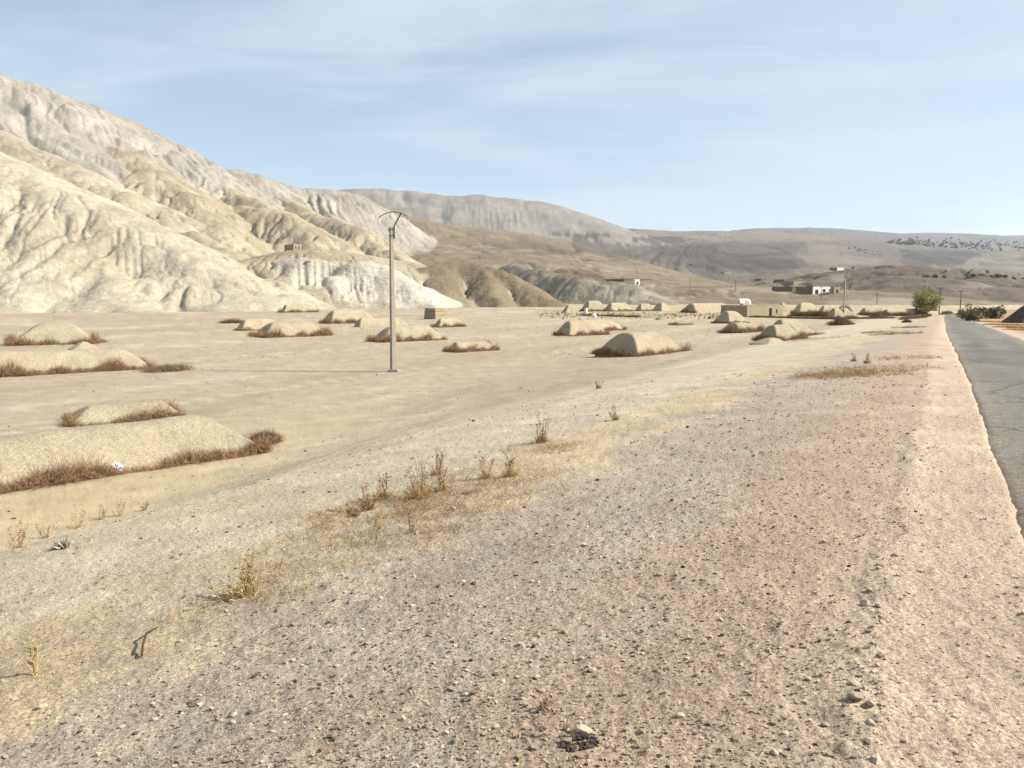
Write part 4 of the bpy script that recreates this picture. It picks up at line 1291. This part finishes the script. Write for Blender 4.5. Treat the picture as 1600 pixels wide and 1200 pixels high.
def hill_trees():
    protos = []
    for k in range(4):
        me, mb = hill_tree_mesh(60 + k)
        tm = new_mesh('trunk', np.vstack(mb.V), np.vstack(mb.F), True)
        me.materials.append(M['leaf']); tm.materials.append(M['bark'])
        protos.append((me, tm))
    spots = []
    for _ in range(210):
        px = random.uniform(1385, 1640); mid = np.interp(px, [1385, 1450, 1520, 1600, 1640], [379, 382, 384, 387, 388])
        spots.append((px, mid + random.gauss(0, 3.6), 'far', 'small dark tree in the scattered grove on the far right hillside', 1.35, 2350))
    for _ in range(26):
        spots.append((random.uniform(1325, 1378), 0, 'slope', 'dark tree or bush on the pale slope left of the far grove', .6, 1200))
    for _ in range(44):
        px = random.uniform(1440, 1600)
        spots.append((px, random.uniform(424, 462), 'mid', 'grey-green tree scattered below the far village', .42, 560))
    spots += [(1080, 415, 'one', 'lone dark tree on the dark field edge left of the far slope', .8, 800), (1072, 418, 'one', 'dark bush beside the lone tree on the field edge', .6, 800),
              (1098, 366, 'one', 'single tree on the ridge line of the far brown hill', .8, 2000), (1324, 422, 'one', 'upright dark tree right of the far house with white gable', .6, 700),
              (1333, 421, 'one', 'second upright dark tree right of the far house with white gable', .7, 700), (750, 403, 'one', 'dark bush in the gully above the brown hill', .4, 500)]
    for px, py, kind, lab, sc_, lo in spots:
        if kind == 'slope':
            py = np.interp(px, [1325, 1378], [389, 397]) + random.gauss(0, 2.2)
        b = hp(px, py, lo=lo, hi=5600)
        t = thing('hillside_tree', b, random.uniform(0, 6.28), lab, 'tree', {'far': 'trees of the far grove', 'slope': 'bushes on the pale slope', 'mid': 'trees below the far village'}.get(kind))
        s = sc_ * random.uniform(.7, 1.25)
        t.scale = (s, s, s * random.uniform(.85, 1.15))
        me, tm = random.choice(protos)
        link('crown', me, None, t); link('trunk', tm, None, t)


hill_trees()
print('hill_trees()', round(time.time() - T0, 1))

# ------------------------------------------------------------------ weeds, straw and single stones of the verge
def weed(px, py, h, label, n=9, spread=.5, mat='weed', base_tuft=60, name='dead_weed', cat='weed', group='dead weeds on the bank', tint=1.0):
    b = gp(px, py); b[2] = float(ground_z(b[0], b[1]))
    h *= .62; n = max(2, int(n * .8))
    t = thing(name, b, random.uniform(0, 6.28), label, cat, group)
    B, T, R = [], [], []
    for k in range(n):
        q = random.uniform(0, 6.28); ln = h * random.uniform(.5, 1.0); s0 = random.uniform(.0, .10) * spread
        p0 = np.array([math.cos(q) * s0, math.sin(q) * s0, -.02]); dr = np.array([math.cos(q) * spread * random.uniform(.2, 1), math.sin(q) * spread * random.uniform(.2, 1), 1.0])
        dr /= np.linalg.norm(dr); p1 = p0 + dr * ln
        B.append(p0); T.append(p1); R.append(.0045)
        for j in range(random.randint(2, 6)):
            f_ = random.uniform(.35, .95); a0 = p0 + dr * ln * f_
            d2 = dr + np.array([random.gauss(0, .55), random.gauss(0, .55), random.uniform(0, .4)]); d2 /= np.linalg.norm(d2)
            a1 = a0 + d2 * ln * random.uniform(.1, .28)
            B.append(a0); T.append(a1); R.append(.0028)
            for _ in range(2):
                B.append(a1); T.append(a1 + np.array([random.gauss(0, .02), random.gauss(0, .02), random.uniform(0, .03)])); R.append(.005)
    B, T, R = np.array(B), np.array(T), np.array(R)
    d = float(np.hypot(b[0], b[1]))
    R = np.maximum(R, d * .00018)
    V, F, C = needles(B, T, R, np.array([1, 1, 1]) * RNG.uniform(.65, 1.25, (len(B), 1)) * tint, .05)
    link('stalks', new_mesh('stalks', V, F, False, C), M[mat], t)
    if base_tuft:
        q = RNG.uniform(0, 6.28, base_tuft); r0 = RNG.uniform(0, .22, base_tuft) * h
        B = np.stack([np.cos(q) * r0, np.sin(q) * r0, q * 0 - .01], 1)
        T = B + np.stack([RNG.normal(0, .16, base_tuft) * h, RNG.normal(0, .16, base_tuft) * h, RNG.uniform(.08, .42, base_tuft) * h], 1)
        V, F, C = needles(B, T, max(.0022, d * .00015), np.array([1, 1, 1]) * RNG.uniform(.7, 1.25, (base_tuft, 1)), .12)
        o = link('leaf_tuft', new_mesh('leaf_tuft', V, F, False, C), M['straw'], t); o['kind'] = 'stuff'
    return t


for a_ in ((30, 856, .55, 'leftmost forked dead weed on the lip of the bank'), (72, 842, .60, 'second dead weed from the left on the lip of the bank'),
           (122, 826, .85, 'tallest branching dead weed on the lip of the bank at left'), (158, 812, .62, 'dead weed right of the tallest one on the bank lip'),
           (185, 806, .72, 'dead weed with many side shoots near the right end of the bank-lip row'), (225, 797, .42, 'last small dead weed on the right of the bank-lip row')):
    weed(*a_[:3], a_[3], n=11, spread=.55, base_tuft=40)
weed(388, 930, .50, 'straw-yellow upright tuft on the near bank', n=22, spread=.22, mat='straw', base_tuft=260, name='straw_tuft')
weed(360, 940, .30, 'low tangled straw clump left of the upright yellow tuft', n=10, spread=.8, mat='straw', base_tuft=200, name='straw_tuft')
weed(575, 796, .50, 'brown bushy weed at the left end of the weedy patch', n=18, spread=.7, base_tuft=320)
weed(552, 806, .30, 'low brown weed at the far left foot of the weedy patch', n=12, spread=.9, base_tuft=220)
weed(600, 780, .55, 'thin weed between the two bushiest weeds of the patch', n=9, spread=.4, base_tuft=160)
weed(655, 778, .85, 'tallest weed in the weedy patch on the bank', n=16, spread=.4, base_tuft=320)
weed(690, 768, .55, 'dark weed just right of the tallest weed of the patch', n=12, spread=.35, base_tuft=160)
weed(684, 742, .75, 'slender weed behind the tallest weed of the patch', n=9, spread=.25, base_tuft=120)
weed(760, 748, .55, 'low weed in the middle of the patch right part', n=9, spread=.6, base_tuft=200)
weed(798, 745, .60, 'weed at the right end of the weedy patch', n=12, spread=.35, base_tuft=260)
weed(846, 692, .75, 'solitary dark weed clump above the weedy patch', n=16, spread=.35, base_tuft=260)
weed(643, 836, .45, 'single short dead stalk below the weedy patch', n=4, spread=.15, base_tuft=20)
weed(588, 850, .50, 'thin lone stalk lower left of the weedy patch', n=3, spread=.12, base_tuft=16)
weed(55, 1060, .42, 'pale thin straw stalks at the near left edge', n=5, spread=.15, mat='straw', base_tuft=20, name='straw_tuft')
weed(935, 607, .65, 'dry weed clump on the flat below the large hipped stack', n=14, spread=.7, base_tuft=160)
weed(962, 657, .5, 'small dry weed on the open gravel below the hipped stack', n=8, spread=.7, base_tuft=120)
weed(1355, 568, .65, 'ginger weed at the far verge, upright right one', n=14, spread=.3, base_tuft=200, mat='straw')
weed(1334, 565, .60, 'ginger weed at the far verge, upright left one', n=10, spread=.3, base_tuft=120, mat='straw')
weed(850, 1112, .13, 'short dark twig standing in the near gravel', n=2, spread=.12, base_tuft=0, name='twig', cat='twig', group='twigs on the gravel')


def grass_patch(pts, n, h, label, tint=(1, 1, 1), mat='straw'):
    """low dry grass over an area sketched by centre points (photo col, row, radius in metres)"""
    B = []
    for px, py, r, w in pts:
        c = gp(px, py); k = int(n * w)
        q = RNG.uniform(0, 6.28, k); rr = r * np.sqrt(RNG.uniform(0, 1, k))
        B.append(np.stack([c[0] + np.cos(q) * rr, c[1] + np.sin(q) * rr, q * 0], 1))
    B = np.vstack(B); k = len(B)
    keep = fbm(B[:, 0] * 2.2, B[:, 1] * 2.2, 3, 930) > RNG.uniform(-.5, .5, k)
    B = B[keep]; k = len(B)
    B[:, 2] = ground_z(B[:, 0], B[:, 1]) - .004
    d = np.hypot(B[:, 0], B[:, 1])
    T = B + np.stack([RNG.normal(0, .8, k), RNG.normal(0, .8, k), RNG.uniform(.15, 1.1, k)], 1) * (h * RNG.uniform(.4, 1.1, k))[:, None]
    V, F, C = needles(B, T, np.maximum(.0016, d * .00016), np.array(tint) * RNG.uniform(.65, 1.2, (k, 1)), .15)
    tag(link('dry_grass', new_mesh('dry_grass', V, F, False, C), M[mat]), label, 'grass', kind='stuff')


grass_patch([(600, 800, .9, .3), (680, 775, 1.0, .3), (760, 750, 1.0, .25), (850, 700, .7, .15), (640, 810, 1.3, .3), (560, 850, 1.0, .2), (730, 790, 1.2, .25)], 7500, .11, 'brownish dry grass among the weeds of the bank patch', (.80, .66, .54))
grass_patch([(400, 930, .45, .3), (450, 900, .5, .25), (330, 960, .4, .2), (520, 870, .5, .15), (560, 840, .6, .15)], 3600, .07, 'yellow straw litter around the upright tuft on the near bank')
grass_patch([(1330, 585, 1.6, .45), (1300, 588, 1.2, .25), (1380, 576, 1.6, .2), (1420, 560, 1.2, .1)], 3800, .22, 'ginger grass strip along the far left verge', (.86, .74, .6))
grass_patch([(1400, 522, 2.0, .5), (1420, 512, 1.6, .3), (1365, 520, 1.2, .2)], 1500, .30, 'dry grass tussock strip on the far flat beside the road', (.75, .68, .56))
grass_patch([(1545, 503, 2.2, .2), (1570, 508, 2.2, .25), (1590, 512, 2.2, .3), (1620, 516, 2.5, .25)], 5200, .22, 'reddish dry grass on the verge right of the road', (.84, .68, .5))
grass_patch([(1240, 532, 2.0, .5), (1280, 530, 2.5, .5)], 900, .15, 'sparse dry grass on the hump before the right-hand stacks', (.9, .82, .68))


def straw_litter():
    n = 900
    d = 1.8 * (14 / 1.8) ** RNG.uniform(0, 1, n); a = np.radians(RNG.uniform(-36, 24, n))
    x, y = d * np.sin(a), d * np.cos(a)
    p, s = road_frame(x, y)
    k = (p > .5) & (p < 9) & (fbm(x * .8, y * .8, 3, 940) > -.05)
    x, y = x[k], y[k]; n = len(x)
    q = RNG.uniform(0, 6.28, n); ln = RNG.uniform(.03, .16, n)
    B = np.stack([x, y, ground_z(x, y) + .012], 1)
    x2, y2 = x + np.cos(q) * ln, y + np.sin(q) * ln
    T = np.stack([x2, y2, ground_z(x2, y2) + .014], 1)
    V, F, C = needles(B, T, np.maximum(.0016, np.hypot(x, y) * .0002), np.array([1.1, 1.08, 1.0]) * RNG.uniform(.7, 1.2, (n, 1)), .08)
    tag(link('straw_litter', new_mesh('straw_litter', V, F, False, C), M['straw']), 'loose straw stems lying over the near gravel', 'straw', kind='stuff')


straw_litter()


def rock_mesh(seed, sub=2):
    import bmesh
    bm = bmesh.new(); bmesh.ops.create_icosphere(bm, subdivisions=sub, radius=1)
    rg = np.random.default_rng(seed)
    pl = rg.normal(0, 1, (9, 3)); pl /= np.linalg.norm(pl, axis=1, keepdims=True); of = rg.uniform(.55, .9, 9)
    for v in bm.verts:
        c = np.array(v.co)
        for nn, oo in zip(pl, of):
            k = c @ nn
            if k > oo: c = c - nn * (k - oo)
        v.co = c * np.array([1.15, .85, .7])
    me = bpy.data.meshes.new('stone'); bm.to_mesh(me); bm.free()
    a = me.color_attributes.new('tint', 'FLOAT_COLOR', 'POINT')
    c = np.array([*srgb(186, 168, 144), 1.0], np.float32)
    a.data.foreach_set('color', np.tile(c, len(me.vertices)))
    me.materials.append(M['stone'])
    return me


ROCKS = [rock_mesh(200 + k) for k in range(5)]
NAMED = [(1335, 1108, .045, 'pale rounded stone, largest on the edge of the near shoulder'), (1352, 948, .055, 'angular stone on the shoulder edge above the largest one'), (1378, 893, .05, 'upper stone of the shoulder edge row'),
         (1335, 1080, .04, 'dark clod just above the pale rounded stone'), (912, 1146, .05, 'half-buried pale stone beside the dark debris at the bottom'), (882, 990, .03, 'flat pale stone on the grey gravel'),
         (968, 880, .03, 'bright pebble on the gravel above the tan track'), (835, 1115, .035, 'whitish stone at the left of the bottom debris'), (845, 1085, .028, 'small whitish stone above the bottom debris'),
         (925, 1048, .03, 'pale round stone on the tan track'), (1062, 1125, .03, 'light stone right of the bottom debris'), (724, 915, .03, 'dark pebble on the near gravel, mid picture'),
         (68, 1107, .035, 'grey stone at the lower left edge'), (1030, 903, .035, 'brown clod at the top of the tan track'), (708, 797, .05, 'white pebble right of the weedy patch')]
spots = [(q[0], q[1], q[2], q[3], None) for q in NAMED]
for _ in range(70):
    px, py = random.uniform(20, 1380), random.uniform(820, 1190)
    spots.append((px, py, random.uniform(.013, .026), 'small pale stone lying loose on the near gravel verge', 'loose stones on the verge'))
for k in range(14):
    py = 820 + k * 27
    spots.append((1395 - (py - 820) * .12 + random.gauss(0, 12), py, random.uniform(.018, .036), 'small tan stone in the row along the shoulder edge', 'stones along the shoulder edge'))
for i, (px, py, r, lab, grp) in enumerate(spots):
    b = gp(px, py)
    o = link('stone', ROCKS[i % 5])
    r *= .72
    z = float(ground_z(b[0], b[1]))
    o.location = (b[0], b[1], z + r * .3)
    o.scale = (r, r, r); o.rotation_euler = (random.uniform(-.2, .2), random.uniform(-.2, .2), random.uniform(0, 6.28))
    tag(o, lab, 'stone', grp)


def on_ground(px, py, dz=0.0):
    b = gp(px, py); b[2] = float(ground_z(b[0], b[1])) + dz
    return b


def small_finds():
    # curved stick on the near bank
    P = np.array([on_ground(*q) for q in ((222, 1032), (224, 1018), (230, 1004), (238, 995), (248, 984))])
    o0 = P[0].copy(); P = P - o0; P[:, 2] += np.array([.012, .045, .05, .035, .012])
    mb = MB(); mb.tube(P, [.008, .008, .007, .006, .003], 7)
    o = mb.build('stick', M['wood'], None, True); o.location = tuple(o0)
    tag(o, 'curved dry stick lying on the near left bank', 'stick')
    # white plastic bag caught in the brush
    b = on_ground(176, 741)
    rg = np.random.default_rng(5)
    n = 14
    U, V_ = np.meshgrid(np.linspace(-1, 1, n), np.linspace(-1, 1, n), indexing='ij')
    X = .26 * U + .05 * noise(U * 2, V_ * 2, 1); Y = .10 * V_ + .06 * noise(U * 3, V_ * 2 + 4, 2)
    Z = .20 + .10 * V_ + .12 * noise(U * 2.2, V_ * 2.2 + 9, 3) - .08 * np.abs(U)
    idx = np.arange(n * n).reshape(n, n)
    F = np.stack([idx[:-1, :-1], idx[1:, :-1], idx[1:, 1:], idx[:-1, 1:]], -1).reshape(-1, 4)
    o = link('plastic_bag', new_mesh('plastic_bag', np.stack([X.ravel(), Y.ravel(), Z.ravel()], 1), F, True), M['plastic'])
    o.location = tuple(b); o.modifiers.new('thickness', 'SOLIDIFY').thickness = .004
    tag(o, 'crumpled white plastic bag snagged in the brush of the nearest stack', 'plastic bag')
    # bare branch over the skirt of the nearest stack
    P = np.array([gp(28, 758), gp(50, 754), gp(68, 752)]); o0 = P[0].copy(); P = P - o0; P[:, 2] += (.30, .42, .40)
    mb = MB(); mb.tube(P, [.014, .010, .004], 6, c=(1.5, 1.5, 1.4))
    for k in range(7):
        f_ = k / 7; q = P[0] * (1 - f_) + P[2] * f_ + np.array([0, 0, .03])
        mb.tube([q, q + np.array([random.uniform(-.1, .25), random.uniform(-.15, .05), random.uniform(-.22, .15)])], [.006, .003], 5, c=(1.5, 1.5, 1.4))
    o = mb.build('bare_branch', M['weed']); o.location = tuple(o0)
    tag(o, 'pale bare branch lying in the brush of the nearest stack', 'branch')
    # silvery spiky plant on the bank lip
    b = on_ground(99, 856)
    t = thing('silver_plant', b, 0, 'small silver-grey leafy plant on the lip of the near bank', 'plant')
    n = 170
    d = rg.normal(0, 1, (n, 3)); d[:, 2] = np.abs(d[:, 2]) * .8 + .1; d /= np.linalg.norm(d, axis=1, keepdims=True)
    base = d * rg.uniform(.01, .07, (n, 1)); tip = base + d * rg.uniform(.04, .085, (n, 1))
    V, F, C = needles(base, tip, .009, np.array(srgb(186, 178, 160)) * rg.uniform(.35, 1.3, (n, 1)), .1)
    link('leaves', new_mesh('leaves', V, F, False, C), M['stone'], t)
    # dark debris heap at the bottom of the picture
    c = on_ground(905, 1165)
    n = 70
    q = RNG.uniform(0, 6.28, n); r = .06 * np.sqrt(RNG.uniform(0, 1, n))
    x, y = c[0] + np.cos(q) * r * 1.3, c[1] + np.sin(q) * r
    o = scatter_rocks(x, y, ground_z(x, y) + .004, RNG.uniform(.006, .015, n), np.array(srgb(74, 66, 60)) * RNG.uniform(.6, 1.4, (n, 1)), 'charred_debris')
    tag(o, 'small patch of dark charred crumbs at the bottom of the near gravel', 'debris', kind='stuff')
    # two white drums far away
    for px, py, h, lab in ((915.5, 490, 1.5, 'white upright drum by the far row of stacks'), (928, 496, .9, 'white rounded boulder in front of the far row of stacks')):
        b = gp(px, py)
        mb = MB()
        if h > 1:
            mb.tube([(0, 0, -.1), (0, 0, .05), (0, 0, h * .95), (0, 0, h)], [.40, .45, .45, .38], 14); nm, ct = 'drum', 'drum'
        else:
            mb.tube([(0, 0, -.1), (0, 0, .3), (0, 0, .7), (0, 0, .95)], [.45, .6, .5, .15], 12); nm, ct = 'boulder', 'boulder'
        o = mb.build(nm, M['white'], None, True); o.location = tuple(b)
        tag(o, lab, ct)


small_finds()
print('small_finds()', round(time.time() - T0, 1))

# ------------------------------------------------------------------ haze
def haze():
    mb = MB(); mb.box(-7400, 7400, -6800, 7800, -8, 520)
    m = bpy.data.materials.new('haze_air'); m.use_nodes = True
    N, K = m.node_tree.nodes, m.node_tree.links
    N.remove(N['Principled BSDF'])
    v = N.new('ShaderNodeVolumePrincipled')
    v.inputs['Color'].default_value = (.86, .91, 1.0, 1)
    v.inputs['Density'].default_value = 0.00005
    v.inputs['Anisotropy'].default_value = 0.2
    K.new(v.outputs[0], N['Material Output'].inputs['Volume'])
    o = mb.build('haze', m)
    tag(o, 'thin dusty haze over the whole valley', 'haze', kind='stuff')


haze()
print('haze()', round(time.time() - T0, 1))
tris = sum(len(o.data.loops) - 2 * len(o.data.polygons) for o in bpy.data.objects if o.type == 'MESH')
for o in bpy.data.objects:
    if '_size' in o: del o['_size']
print('triangles', tris, 'objects', len(bpy.data.objects))
